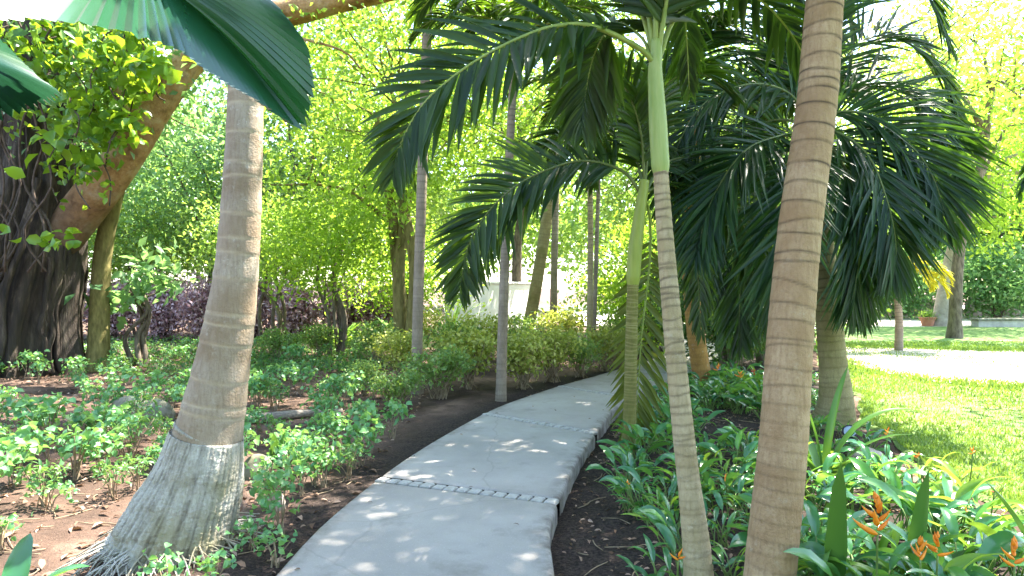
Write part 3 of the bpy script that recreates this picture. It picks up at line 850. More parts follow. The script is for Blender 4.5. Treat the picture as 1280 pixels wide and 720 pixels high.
# --- palm 4: mossy trunk on the lawn edge, dark fronds falling to the right
rg = np.random.default_rng(25)
b4 = V(3.72, 7.75, -0.1)
t = thing('drooping_palm', 'mossy palm at the lawn edge with dark fronds drooping almost to the grass', 'palm tree', b4)
Q = 7.7
pts = [b4 + V(0, 0, -0.05), at(1045, 500, Q), at(1039, 430, Q), at(1031, 340, Q), at(1020, 250, Q), at(1010, 170, Q)]
mb, P = ringed_trunk(pts, [(0, 0.29), (0.07, 0.205), (0.2, 0.155), (0.5, 0.135), (1, 0.11)], 0.085, rg, 26, 0.03, 0.008, 0.012)
mb.build('trunk', M['bark_moss'], t)
sp = []
C = (1010, 165, Q)
R4 = [
    [(1045, 120, Q), (1090, 105, Q + .1), (1145, 125, Q + .2), (1185, 180, Q + .2), (1208, 250, Q + .2)],
    [(1050, 140, Q - .2), (1100, 150, Q - .4), (1150, 195, Q - .5), (1175, 245, Q - .6), (1180, 290, Q - .6)],
    [(1045, 165, Q - .3), (1085, 195, Q - .5), (1110, 255, Q - .7), (1120, 310, Q - .7), (1115, 350, Q - .7)],
    [(1035, 180, Q - .3), (1065, 230, Q - .5), (1075, 300, Q - .6), (1070, 350, Q - .6), (1062, 390, Q - .6)],
    [(1030, 190, Q + .3), (1055, 250, Q + .5), (1070, 330, Q + .5), (1072, 400, Q + .5)],
    [(1040, 100, Q + .4), (1080, 50, Q + .8), (1130, 50, Q + 1), (1180, 100, Q + 1.2), (1200, 170, Q + 1.2)],
    [(990, 120, Q - .1), (940, 105, Q - .3), (880, 130, Q - .5), (845, 190, Q - .6), (835, 260, Q - .6)],
    [(985, 150, Q + .2), (945, 160, Q + .4), (905, 210, Q + .5), (885, 290, Q + .5), (878, 370, Q + .5)],
    [(985, 185, Q + .1), (955, 220, Q + .2), (932, 290, Q + .2), (925, 370, Q + .2), (925, 430, Q + .2)],
    [(995, 100, Q + .3), (950, 50, Q + .6), (890, 40, Q + .9), (830, 80, Q + 1.1), (800, 140, Q + 1.2)],
    [(1005, 80, Q), (985, 0, Q - .1), (940, -50, Q - .3), (880, -40, Q - .5)],
    [(1018, 80, Q), (1040, 0, Q), (1090, -50, Q + .1), (1150, -20, Q + .2), (1190, 60, Q + .3)],
    [(975, 170, Q - .5), (930, 190, Q - .9), (890, 250, Q - 1.1), (870, 320, Q - 1.2)],
    [(1000, 190, Q - .5), (985, 240, Q - .9), (975, 320, Q - 1.1), (972, 400, Q - 1.1)],
    [(1005, 110, Q + .8), (985, 90, Q + 1.6), (960, 140, Q + 2.2), (945, 230, Q + 2.5)],
]
for r in R4:
    sp.append(frond(px(C, *r), 0.90, 84, 0.046, rg, up=(rg.normal(0, .4), -rg.uniform(.5, 1), rg.uniform(0.2, 0.8)), droop=rg.uniform(0.3, 0.6), dih=rg.uniform(-.2, .2), r0=0.02, a0=0.85, a1=0.3, jitter=0.22))
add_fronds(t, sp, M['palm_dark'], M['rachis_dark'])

# --- palm 5: rusty stem farther back between palm 1 and palm 2
rg = np.random.default_rng(26)
b5 = V(3.0, 10.4, -0.1)
t = thing('rusty_stemmed_palm', 'palm with a rusty orange stem half hidden behind the pale crownshaft palm', 'palm tree', b5)
Q = 10.4
M['bark_rust'] = palmbark('rusty_palm_bark', (0.42, 0.24, 0.07), (0.27, 0.14, 0.04), (0.12, 0.07, 0.03))
pts = [b5 + V(0, 0, -0.05), at(868, 400, Q), at(862, 300, Q), at(868, 150, Q)]
mb, P = ringed_trunk(pts, [(0, 0.17), (0.1, 0.14), (1, 0.11)], 0.09, rg, 20, 0.03, 0.008, 0.015)
mb.build('trunk', M['bark_rust'], t)
sp = []
for k in range(13):
    az = k / 13 * 2 * PI + 0.2
    sp.append(frond(arc(P[-1], az, rg.uniform(0.2, 1.0), rg.uniform(2.6, 3.2), rg.uniform(1.5, 2.1)), 0.75, 80, 0.05, rg, droop=0.7, dih=-0.05, jitter=0.2))
add_fronds(t, sp, M['palm_leaf'], M['rachis_dark'])

# --- slender palms and stems behind the hedge
def slender(name, label, base, pts, prof, spacing, seed, crown, mat=M['bark_thin'], leaf=M['palm_leaf'], group='slender palms left of the path'):
    rg = np.random.default_rng(seed)
    t = thing(name, label, 'palm tree', base, group)
    mb, P = ringed_trunk([base + V(0, 0, -0.05)] + pts, prof, spacing, rg, 16, 0.03, 0.008, 0.018)
    mb.build('trunk', mat, t)
    nf, L, e0, e1, bend, lf = crown
    sp = [frond(arc(P[-1], k / nf * 2 * PI + rg.normal(0, 0.2), rg.uniform(e0, e1), L * rg.uniform(0.85, 1.1), bend), lf, 44, 0.045, rg, droop=0.7) for k in range(nf)]
    add_fronds(t, sp, leaf, M['rachis'])
    return t


g = gnd(521, 492)
slender('slender_palm', 'tall slim grey palm rising behind the low green seedlings beside the path', g, px((522, 400, g[1]), (527, 240, g[1]), (533, 60, g[1]), (538, -90, g[1] + .1)), [(0, .11), (.06, .082), (1, .068)], 0.09, 31, (11, 2.3, 0.3, 1.1, 1.3, 0.55))
g = gnd(626, 502)
slender('slender_palm', 'thin dark stemmed palm at the left path edge by the second stone band', g, px((628, 420, g[1]), (633, 280, g[1]), (641, 110, g[1]), (645, 40, g[1])), [(0, .085), (.06, .072), (1, .052)], 0.07, 32, (9, 1.6, 0.2, 1.0, 1.6, 0.42))
g = gnd(655, 432)
slender('slender_palm', 'mossy palm trunk leaning right behind the variegated hedge', g, px((668, 370, g[1]), (684, 270, g[1]), (700, 150, g[1]), (716, 20, g[1])), [(0, .22), (.06, .17), (1, .13)], 0.12, 33, (11, 2.6, 0.1, 1.0, 1.5, 0.6), M['bark_moss'])
g = gnd(691, 436)
slender('slender_palm', 'upright brown palm trunk just right of the leaning mossy one', g, px((692, 380, g[1]), (694, 280, g[1]), (697, 160, g[1]), (700, 60, g[1])), [(0, .12), (.06, .095), (1, .08)], 0.1, 34, (10, 2.2, 0.1, 1.0, 1.5, 0.55))
g = gnd(735, 462)
slender('slender_palm', 'very thin pale palm stem at the far bend of the path', g, px((737, 400, g[1]), (738, 300, g[1]), (737, 200, g[1]), (735, 130, g[1])), [(0, .085), (.06, .06), (1, .05)], 0.08, 35, (9, 1.7, 0.0, 1.0, 1.7, 0.45), M['bark_pale'])
g = gnd(741, 452)
slender('slender_palm', 'dark thin stem standing right against the very thin pale palm', g, px((743, 400, g[1]), (746, 300, g[1]), (749, 210, g[1]), (752, 150, g[1])), [(0, .06), (.06, .05), (1, .04)], 0.08, 36, (8, 1.5, -0.1, 0.9, 1.6, 0.42), leaf=M['palm_olive'])

# --- yellow backlit palm on the lawn's far side
rg = np.random.default_rng(27)
g = V(9.45, 16.3, -0.06)
t = thing('yellow_palm', 'small palm with glowing yellow fronds on the far lawn', 'palm tree', g)
mb, P = ringed_trunk([g, g + V(0.0, 0, 0.9), g + V(-0.1, 0, 1.9)], [(0, .1), (1, .07)], 0.08, rg, 14)
mb.build('trunk', M['bark_thin'], t)
sp = [frond(arc(P[-1], az, el, 1.45, bd), 0.42, 40, 0.05, rg, droop=0.6) for az, el, bd in ((0.0, 0.8, 2.1), (0.3, 0.5, 1.9), (-0.5, 0.7, 2.1), (-0.2, 0.3, 1.7), (0.6, 1.0, 2.1), (2.6, 0.9, 2.0), (3.6, 0.7, 2.1))]
add_fronds(t, sp, M['palm_yellow'], M['rachis'])

# ------------------------------------------------------------------ fan palm overhead at the left
rg = np.random.default_rng(28)
base = V(-3.3, 2.6, -0.08)
t = thing('fan_palm', 'fan palm with huge pleated leaves reaching into the upper left', 'palm tree', base)
mb, P = ringed_trunk([base, base + V(0.05, 0, 0.8), base + V(0, 0, 1.5)], [(0, .12), (1, .09)], 0.06, rg, 16)
mb.build('trunk', M['bark_moss'], t)


def fan_leaf(hub, rim, npl, depth, t, petiole, sag=0.0):
    rim = np.array(rim); n = npl * 2 + 1
    Rm = spline(rim, n); mR = 16
    u = np.linspace(0.0, 1, mR)
    ridge = np.where(np.arange(n) % 2 == 0, 1.0, -1.0)
    d = Rm - hub
    tn = np.gradient(Rm, axis=0); N = unit(np.cross(d, tn))
    notch = np.where(np.arange(n) % 2 == 0, 1.0, 0.955) + rg.normal(0, 0.008, n)
    Gd = hub + d[:, None, :] * notch[:, None, None] * u[None, :, None]
    Gd = Gd + N[:, None, :] * (ridge[:, None] * depth * u[None, :] ** 0.9)[..., None]
    Gd[:, :, 2] += sag * np.sin(u * PI)[None, :] + 0.0
    mb = MB()
    i, j = np.meshgrid(np.arange(n - 1), np.arange(mR - 1), indexing='ij')
    mb.add(Gd, np.stack([i * mR + j, i * mR + j + 1, (i + 1) * mR + j + 1, (i + 1) * mR + j], -1).reshape(-1, 4))
    lf = mb.build('fan_leaf', M['fan'], t, smooth=False)
    pb = MB(); tube(pb, spline(petiole, 24), np.linspace(0.02, 0.013, 24), 8)
    pb.build('petiole', M['rachis'], lf)


hub = at(175, -40, 2.55)
rim = px((-330, 30, 1.9), (-200, 20, 1.75), (-90, 22, 1.68), (0, 26, 1.66), (75, 28, 1.68), (150, 42, 1.75), (225, 66, 1.9), (268, 96, 2.08), (325, 130, 2.35), (378, 163, 2.62), (393, 132, 2.52), (396, 90, 2.42), (382, 48, 2.32), (350, 8, 2.25), (300, -40, 2.2), (220, -90, 2.15), (120, -130, 2.1))
fan_leaf(hub, rim, 84, 0.009, t, [P[-1], P[-1] + V(0.1, 0, 0.7), P[-1] + V(0.6, 0.05, 1.35), hub + V(-0.45, 0.03, 0.22), hub], 0.06)
hub = at(-120, 60, 2.3)
rim = px((-60, -60, 2.7), (-20, 20, 2.75), (20, 66, 2.7), (55, 100, 2.6), (78, 118, 2.5), (50, 134, 2.3), (10, 146, 2.15), (-60, 175, 2.0), (-160, 180, 1.9))
fan_leaf(hub, rim, 44, 0.009, t, [P[-1], P[-1] + V(0.2, -0.1, 0.5), hub + V(-0.3, 0, 0.05), hub], 0.04)
# a dark palm tip at the right edge belongs to a palm outside the picture
rg = np.random.default_rng(29)
base = V(5.6, 4.6, -0.05)
t = thing('edge_palm', 'palm mostly outside the picture, one dark frond tip at the right edge', 'palm tree', base)
mb, P = ringed_trunk([base, base + V(0.05, 0, 1.4), base + V(0, 0, 2.9)], [(0, .13), (.1, .1), (1, .07)], 0.06, rg, 16)
mb.build('trunk', M['bark_tan'], t)
sp = [frond(px((1640, 120, 4.6), (1560, 60, 4.5), (1460, 70, 4.4), (1370, 130, 4.35), (1295, 200, 4.3), (1274, 250, 4.3)), 0.26, 50, 0.05, rg, droop=0.7)]
for az in (0.3, -0.5, -1.3):
    sp.append(frond(arc(P[-1], az, 0.8, 1.6, 1.7), 0.45, 46, 0.045, rg))
add_fronds(t, sp, M['palm_dark'], M['rachis_dark'])

# ------------------------------------------------------------------ the big fig tree with its vine
rg = np.random.default_rng(41)
FQ = 12.6
fb = at(-8, 450, FQ); fb[2] = -0.08
t = thing('fig_tree', 'massive dark fig tree with fluted trunk at the left edge', 'tree', fb)
mb = MB()
Pt = spline([fb + V(0, 0, -0.1), at(-2, 400, FQ), at(18, 330, FQ), at(44, 250, FQ), at(52, 170, FQ), at(42, 40, FQ), at(30, -120, FQ)], 90)
ns = 80; th = np.arange(ns) / ns * 2 * PI; s = np.linspace(0, 1, 90)[:, None]
flute = sum(rg.uniform(0.02, 0.055) * np.sin(k * th[None, :] + rg.uniform(0, 6) + 3 * s * rg.normal()) for k in (3, 5, 7, 9, 13, 17))
tube(mb, Pt, np.interp(s[:, 0], [0, 0.05, 0.16, 0.26, 0.38, 0.5, 1], [1.5, 1.36, 1.25, 1.12, 0.78, 0.6, 0.45]), ns, None, 1 + flute * np.interp(s, [0, 0.5, 1], [1.3, 1.0, 0.6]))
tr = mb.build('trunk', M['ficus'], t)
mb = MB()
for k in range(13):                                     # aerial roots hugging the trunk
    a = rg.uniform(PI * 0.85, PI * 2.15); z0 = rg.uniform(1.6, 4.5)
    pp = []
    for z in np.linspace(z0, -0.05, 12):
        i = np.argmin(abs(Pt[:, 2] - z)); r = np.interp(i / 90, [0, 0.05, 0.16, 0.26, 0.38, 0.5, 1], [1.5, 1.36, 1.25, 1.12, 0.78, 0.6, 0.45]) * 1.03
        a += rg.normal(0, 0.03)
        pp.append(V(Pt[i, 0] + r * math.cos(a), Pt[i, 1] + r * math.sin(a), z))
    tube(mb, spline(pp, 40), rg.uniform(0.02, 0.06) * np.ones(40), 7)
mb.build('aerial_root', M['ficus'], tr)
mb = MB()
Pl = spline(px((12, 420, FQ + 0.4), (48, 340, FQ + 0.1), (95, 272, FQ - 0.2), (132, 225, FQ - 0.35), (165, 180, FQ - 0.3), (205, 112, FQ - 0.2), (250, 62, FQ), (320, 26, FQ + .1), (400, 6, FQ + .2), (470, -8, FQ + .3), (560, -30, FQ + .4)), 80)
tube(mb, Pl, np.interp(np.linspace(0, 1, 80), [0, 0.12, 0.35, 0.6, 1], [0.46, 0.39, 0.34, 0.29, 0.16]) * (1 + 0.05 * np.sin(np.arange(80) * 0.35)), 22, np.interp(np.arange(80), [0, 15, 27, 80], [1, 0.95, 0.0, 0]), radial(Pl, 22, rg, 0.06))
for a_, b_, c_, r_ in ((30, (150, -60), (60, -160), 0.3), (45, (330, -90), (420, -190), 0.16), (60, (480, -90), (560, -120), 0.1), (52, (420, 60), (450, 85), 0.04)):
    tube(mb, spline([Pl[a_], at(*b_, FQ), at(*c_, FQ + 0.5)], 14), np.linspace(r_, r_ * 0.4, 14), 9)
mb.build('limb', M['limb'], t)
mb = MB()
cl = []
for k in range(45):
    cl.append(fb + V(rg.uniform(-7, 0.5), rg.uniform(-3, 5), rg.uniform(8.0, 11.5)))
GAPS = [(-2.3, 1.3, 1.7), (-3.0, 3.4, 1.0), (-3.6, 5.6, 1.2), (-2.0, 6.3, 0.8), (-4.6, 7.8, 1.3), (-2.4, 9.0, 1.0), (-5.8, 5.0, 1.2), (-6.5, 10, 1.5), (-1.1, 5.5, 0.75), (0.8, 6.3, 0.8), (1.1, 8.5, 0.7), (-0.9, 3.2, 0.5), (3.0, 3.9, 1.3), (2.1, 4.6, 0.9)]  # openings left in the unseen clumps so sun reaches these spots
k = 0
while k < 580:                                          # unseen crown clumps over path and beds, placed to cast shade there
    gx_ = rg.uniform(-8, 4.2); gy_ = rg.uniform(1.2, 13.5)
    if k > 430: gx_ = rg.uniform(-1.3, 2.0); gy_ = rg.uniform(2.0, 11.5)
    if gx_ < -1.7 and rg.random() < 0.8: continue
    if gx_ > 1.5 and gy_ < 6.5 and rg.random() < 0.75: continue
    if any(math.hypot(gx_ - q[0], gy_ - q[1]) < q[2] for q in GAPS): continue
    k += 1
    z_ = 6.8
    for _ in range(3):
        c = V(gx_, gy_, 0) + SUN * (z_ / SUN[2]); z_ = max(6.6, 2.7 + 0.45 * c[1])
    cl.append(V(gx_, gy_, 0) + SUN * ((z_ + rg.uniform(0, 2.0)) / SUN[2]))
for c in cl:
    leaves(mb, rg, c + rg.normal(0, 1, (110, 3)) * V(0.5, 0.5, 0.28), 0.16, 0.5, 0.8)
bb = MB(); hubs = []
for tgt in ((1.5, 9, 8.2), (4.5, 7.5, 8.0), (5.5, 13, 10.0), (0.5, 14, 10.3), (-1.5, 6, 7.6), (3, 5, 7.4), (-6, 9, 9.5), (-11, 9, 9.8), (-14, 14, 10)):
    Q_ = spline([Pl[-1] if tgt[0] > -4 else Pt[-8], (np.array(tgt) + Pl[-1]) / 2 + V(0, 0, 0.7) if tgt[0] > -4 else (np.array(tgt) + Pt[-8]) / 2 + V(0, 0, .5), np.array(tgt)], 24)
    tube(bb, Q_, np.linspace(0.15, 0.05, 24), 9); hubs.append(Q_[6:])
hubs = np.vstack(hubs)
for c in cl:
    p0 = hubs[np.argmin(np.linalg.norm(hubs - c, axis=1))]
    tube(bb, spline([p0, (p0 + c) / 2 + rg.normal(0, .15, 3), c], 6), np.linspace(0.035, 0.01, 6), 5)
bb.build('branch', M['limb'], t)
mb.build('crown', M['tree_mid'], t)

rg = np.random.default_rng(42)
vb = at(75, 300, FQ - 1.2)
t = thing('climbing_vine', 'bright heart leaved vine covering the upper fig trunk', 'vine', vb)
mb = MB(); sb = MB()
for k in range(190):
    pxx = rg.uniform(-30, 200); lim = np.interp(pxx, [-30, 40, 75, 130, 200], [100, 150, 235, 205, 120]) * rg.uniform(0.72, 1.08)
    pyy = 20 + (lim - 20) * rg.uniform(0, 1)
    if math.sin(pxx * 0.071 + 1.3) * math.sin(pyy * 0.083 + pxx * 0.02) > 0.42 or (pxx < 50 and rg.random() < 0.5): continue
    c = at(pxx, pyy, FQ - rg.uniform(0.9, 2.1)); sg = rg.uniform(0.1, 0.3)
    leaves(mb, rg, c + rg.normal(0, 1, (int(rg.integers(5, 17)), 3)) * V(sg, 0.2, sg * 0.8), rg.uniform(0.13, 0.30), 0.68, 0.6, detail=True, droop=0.5)
    if k % 3 == 0:                                      # trailing shoot
        q_ = c + V(rg.normal(0, 0.2), -0.1, -rg.uniform(0.3, 0.8)); tube(sb, spline([c, (c + q_) / 2 + rg.normal(0, .08, 3), q_], 8), 0.012, 5)
        leaves(mb, rg, c + (q_ - c) * rg.uniform(0.2, 1, (7, 1)) + rg.normal(0, 0.04, (7, 3)), 0.14, 0.68, 0.5, detail=True, droop=0.8)
leaves(mb, rg, at(60, 300, FQ - 1.75) + rg.normal(0, 1, (22, 3)) * V(0.3, 0.1, 0.09), 0.22, 0.7, 0.35, detail=True, droop=0.5)
mb.build('foliage', M['vine'], t)
for k in range(9):
    x0 = rg.uniform(-20, 80); pp = [at(x0 + rg.normal(0, 14), y_, FQ - 1.45 + rg.normal(0, .05)) for y_ in (20, 90, 160, 230, 290, 340)]
    tube(sb, spline(pp, 24), 0.02, 5)
sb.build('stem', M['dark_stem'], t)


# ------------------------------------------------------------------ trees and bushes
def make_tree(name, label, x, y, H, cr, ch0, leaf, seed, nclump=60, lpc=110, ls=0.12, lean=0.0, tr=0.14, bark='bark_tree', group=None, flat=0.5, stems=1, up=0.6, cat='tree'):
    rg = np.random.default_rng(seed)
    base = V(x, y, ghs(x, y))
    t = thing(name, label, cat, base, group)
    mb = MB(); forks = []
    fz = ch0 + (H - ch0) * 0.35
    for k in range(stems):
        o = V(rg.normal(0, 0.12), rg.normal(0, 0.12), 0) * (stems > 1)
        sp_ = V(rg.normal(0, 0.16) * H * 0.4, rg.normal(0, 0.1) * H * 0.4, 0) * (stems > 1)
        Pk = spline([base + o + V(0, 0, -0.1), base + o + sp_ * 0.3 + V(lean * 0.25 + rg.normal(0, 0.1), rg.normal(0, 0.1), fz * 0.4), base + sp_ * 0.7 + V(lean * 0.7 + rg.normal(0, 0.15), rg.normal(0, 0.1), fz * 0.75), base + sp_ + V(lean, 0, fz * 1.1)], 26)
        tube(mb, Pk, np.interp(np.linspace(0, 1, 26), [0, 0.08, 0.4, 1], [1.5, 1.05, 0.85, 0.5]) * tr, 12, None, radial(Pk, 12, rg, 0.05))
        forks.append(Pk)
    cc = base + V(lean, 0, (H + ch0) / 2)
    hz = (H - ch0) / 2
    d = unit(rg.normal(size=(nclump, 3))); rr = rg.uniform(0.35, 1.0, nclump) ** 0.6
    C = cc + d * rr[:, None] * V(cr, cr, hz) + rg.normal(0, 0.12, (nclump, 3)) * cr
    C[:, 2] = np.maximum(C[:, 2], base[2] + ch0 * 0.8)
    nl = max(5, nclump // 9)
    mains = []
    for k in range(nl):
        Pk = forks[k % stems]; p0 = Pk[int(rg.integers(12, 26))]
        tg = C[k]; mid = (p0 + tg) / 2 + V(0, 0, 0.12 * np.linalg.norm(tg - p0)) + rg.normal(0, 0.08, 3) * cr
        Q_ = spline([p0, mid, tg], 14); mains.append(Q_)
        tube(mb, Q_, np.linspace(tr * 0.42, tr * 0.1, 14), 7)
    allp = np.vstack(mains)
    for k in range(nl, nclump):
        i = np.argmin(np.linalg.norm(allp - C[k], axis=1) + rg.uniform(0, 0.3, len(allp)))
        p0 = allp[i]; mid = (p0 + C[k]) / 2 + rg.normal(0, 0.1, 3)
        tube(mb, spline([p0, mid, C[k]], 7), np.linspace(tr * 0.16, tr * 0.05, 7), 5)
    mb.build('trunk', M[bark], t)
    lb = MB()
    sg = 0.30 * cr / (nclump / 40) ** 0.33
    for c in C:
        n_ = int(lpc * 1.3 * rg.uniform(0.6, 1.4))
        leaves(lb, rg, c + rg.normal(0, 1, (n_, 3)) * V(sg, sg, sg * flat), ls * 1.25, 0.5, up)
    lb.build('crown', M[leaf], t)
    return t


G = 'trees and tall bushes behind the garden'
TREES = [
    # name, label, x, y, H, cr, ch0, leaf, nclump, lpc, ls, lean, tr, bark, stems
    ('slim_tree', 'mossy slim trunk standing right beside the massive fig tree', -8.0, 12.9, 8.5, 2.0, 4.2, 'tree_cool', 40, 100, .13, 0.5, .19, 'bark_yellow', 1),
    ('lime_tree', 'feathery green tree behind the flared grey palm, upper left', -7.6, 23.2, 11.5, 3.2, 2.6, 'tree_mid', 54, 120, .14, 0.4, .16, 'bark_tree', 2),
    ('cool_tree', 'cool green tree between the fig trunk and the grey palm', -10.3, 22.5, 9.0, 2.6, 2.2, 'tree_cool', 55, 120, .13, 0.3, .14, 'bark_tree', 2),
    ('lime_tree', 'yellow green tree with mossy forked trunks behind the tall slim palm', -2.3, 14.2, 8.2, 2.4, 3.0, 'tree_lime', 62, 120, .12, -0.2, .15, 'bark_yellow', 3),
    ('lime_tree', 'tall sunlit tree filling the gap above the central hedge', 0.2, 25.5, 13.5, 3.8, 4.6, 'tree_lime', 80, 130, .16, 0.0, .2, 'bark_tree', 1),
    ('leafy_tree', 'leafy green tree seen between two thin stems right of centre', 5.0, 22.0, 11.0, 3.2, 3.4, 'tree_mid', 70, 120, .16, 0.0, .18, 'bark_tree', 1),
    ('leafy_tree', 'spreading green tree far behind the lime tree at upper left', -5.2, 24.5, 13.0, 3.8, 3.0, 'tree_mid', 80, 120, .17, 0.0, .2, 'bark_tree', 1),
    ('leafy_tree', 'pale leafy tree at the far left behind the fig limb', -14.5, 22.0, 11.0, 3.4, 2.0, 'tree_cool', 70, 120, .17, 0.0, .2, 'bark_tree', 1),
    ('leafy_tree', 'shady green tree behind the drooping palm', 7.8, 19.5, 9.5, 2.8, 2.2, 'tree_mid', 65, 120, .15, 0.0, .16, 'bark_tree', 1),
    ('leaning_tree', 'pale tree with slanting trunk on the far side of the lawn', 17.6, 27.5, 12.0, 4.2, 3.6, 'tree_lime', 85, 120, .2, 1.6, .3, 'bark_thin_wood', 1),
    ('lime_tree', 'bright feathery tree arching over the far right lawn', 13.6, 20.5, 11.5, 3.3, 5.2, 'tree_lime', 60, 100, .15, 1.2, .17, 'bark_tree', 1),
    ('leafy_tree', 'pale green tree beyond the low wall at the right edge', 27.0, 37.0, 12.0, 4.5, 2.0, 'tree_cool', 70, 120, .26, 0.0, .26, 'bark_tree', 1),
    ('leafy_tree', 'rounded pale tree beyond the sand, left of the slanting trunk', 18.5, 40.0, 10.0, 4.6, 1.6, 'tree_cool', 70, 120, .26, 0.0, .26, 'bark_tree', 1),
    ('lime_tree', 'tall bright tree outside the right edge shading the lawn', 11.0, 9.2, 8.5, 3.2, 4.2, 'tree_lime', 46, 90, .13, 0.6, .2, 'bark_tree', 1),
]
M['bark_thin_wood'] = plain('pale_grey_bark', (0.22, 0.18, 0.15), (0.40, 0.34, 0.29), 5, 0.9, None, 0.4, 0.02)
for k, (nm, lab, x, y, H, cr, ch0, leaf, nc, lpc, ls, lean, trr, bark, st) in enumerate(TREES):
    make_tree(nm, lab, x, y, H, cr, ch0, leaf, 100 + k, nc, lpc, ls, lean, trr, bark, G, stems=st)

BUSH = [
    ('tall_bush', 'round lime green bush just left of the tall slim palm', -3.9, 15.2, 3.6, 1.5, 1.5, 'tree_lime', 40, 120, .10),
    ('tall_bush', 'dark centred bush standing against the purple hedge', -6.0, 16.6, 3.8, 1.5, 1.7, 'tree_mid', 40, 110, .11),
    ('tall_bush', 'glossy broad leaved bush in front of the slim mossy trunk', -7.55, 13.5, 2.2, 0.55, 1.0, 'tree_cool', 8, 18, .24),
    ('tall_bush', 'grey green bush behind the flared palm trunk', -8.4, 21.9, 4.8, 1.9, 1.4, 'tree_mid', 46, 120, .12),
    ('tall_bush', 'sparse twiggy bush right of the pale plaster wall', 3.9, 22.5, 4.2, 1.9, 0.7, 'tree_cool', 36, 60, .11),
    ('tall_bush', 'twiggy olive bush behind the very thin pale palm', 4.2, 18.5, 4.0, 1.8, 0.6, 'tree_mid', 40, 70, .11),
    ('tall_bush', 'lime bush left of the pale plaster wall', -2.9, 19.0, 3.6, 1.4, 0.8, 'tree_lime', 36, 110, .11),
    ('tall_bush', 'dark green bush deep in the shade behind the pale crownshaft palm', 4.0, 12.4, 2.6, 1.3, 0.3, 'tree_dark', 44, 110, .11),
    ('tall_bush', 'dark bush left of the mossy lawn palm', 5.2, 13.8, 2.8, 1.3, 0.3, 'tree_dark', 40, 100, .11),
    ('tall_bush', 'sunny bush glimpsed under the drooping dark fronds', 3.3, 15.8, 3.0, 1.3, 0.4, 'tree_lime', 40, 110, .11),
    ('tall_bush', 'pale rounded bush by the rocks beyond the sand', 24.0, 33.0, 4.0, 2.2, 0.4, 'tree_cool', 44, 110, .2),
    ('tall_bush', 'low pale bush left of the rocks beyond the sand', 19.8, 34.5, 3.4, 2.0, 0.4, 'tree_cool', 40, 110, .2),
    ('tall_bush', 'wide green bush at the far left under the fig limb', -12.2, 22.0, 4.6, 2.0, 1.0, 'tree_mid', 46, 110, .13),
]
for k, (nm, lab, x, y, H, cr, ch0, leaf, nc, lpc, ls) in enumerate(BUSH):
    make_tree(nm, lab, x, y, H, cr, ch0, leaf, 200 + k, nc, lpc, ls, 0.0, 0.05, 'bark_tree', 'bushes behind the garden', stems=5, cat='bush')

# purple brown hedge at the back left, one bush after another
rg = np.random.default_rng(51)
HP = [(-13.4, 19.6), (-12.0, 20.0), (-10.6, 20.2), (-9.2, 20.0), (-7.9, 20.3), (-6.5, 20.1), (-5.1, 20.4), (-3.8, 20.6)]
protos = []
for k, (x, y) in enumerate(HP):
    lab = ['reddish purple leafed bush at the left end of the back hedge', 'purple bush second from the left end of the back hedge', 'violet tinted bush in the back hedge left of the grey palm trunk', 'purple bush behind the grey palm trunk'][k] if k < 4 else \
        ['purple brown bush just right of the grey palm trunk', 'twiggy brown purple bush mid hedge', 'dark twiggy bush under the lime bush', 'last purple bush at the right end of the back hedge'][k - 4]
    b = V(x, y, ghs(x, y))
    if k < 3:
        t = thing('purple_bush', lab, 'bush', b, 'purple bushes of the back hedge')
        mb = MB(); lb = MB()
        for j in range(46):
            a = rg.uniform(0, 6.28); r = rg.uniform(0, 0.8)
            p2 = b + V(math.cos(a) * r, math.sin(a) * r * 0.7, rg.uniform(0.7, 1.55))
            p1 = b + V(math.cos(a) * r * 0.45, math.sin(a) * r * 0.35, p2[2] * 0.55)
            tube(mb, spline([b + rg.normal(0, 0.12, 3) * V(1, 1, 0), p1, p2], 8), np.linspace(0.02, 0.007, 8), 5)
            leaves(lb, rg, p2 + rg.normal(0, 1, (64, 3)) * V(0.24, 0.2, 0.2), 0.13, 0.5, 0.4)
            leaves(lb, rg, p1 + rg.normal(0, 1, (34, 3)) * V(0.28, 0.2, 0.24), 0.12, 0.5, 0.4)
        mb.build('stem', M['dark_stem'], t); lb.build('foliage', M['purple'], t)
        protos.append(t)
    else:
        dup(protos[k % 3], b, rg.uniform(0, 6.28), rg.uniform(0.9, 1.1), lab)

# ------------------------------------------------------------------ the hedge along the path
rg = np.random.default_rng(52)


def shrub(name, label, b, h, w, leaf, group, ls, n, nst=22):
    t = thing(name, label, 'shrub', b, group)
    mb = MB(); lb = MB()
    for j in range(nst):
        a = rg.uniform(0, 6.28); r = w * rg.uniform(0, 1) ** 0.6
        p2 = b + V(math.cos(a) * r, math.sin(a) * r, h * rg.uniform(0.5, 1.0))
        p1 = b + V(math.cos(a) * r * 0.5, math.sin(a) * r * 0.5, p2[2] * 0.5)
        tube(mb, spline([b + rg.normal(0, 0.06, 3) * V(1, 1, 0), p1, p2], 7), np.linspace(0.010, 0.004, 7), 5)
        leaves(lb, rg, p2 + rg.normal(0, 1, (n, 3)) * V(0.10, 0.10, 0.07) * (w / 0.45), ls, 0.6, 0.7, detail=True)
        leaves(lb, rg, p1 + V(0, 0, h * 0.15) + rg.normal(0, 1, (n // 3, 3)) * V(0.1, 0.1, 0.08) * (w / 0.45), ls, 0.6, 0.7, detail=True)
    mb.build('stem', M['stem'], t); lb.build('foliage', M[leaf], t)
    return t


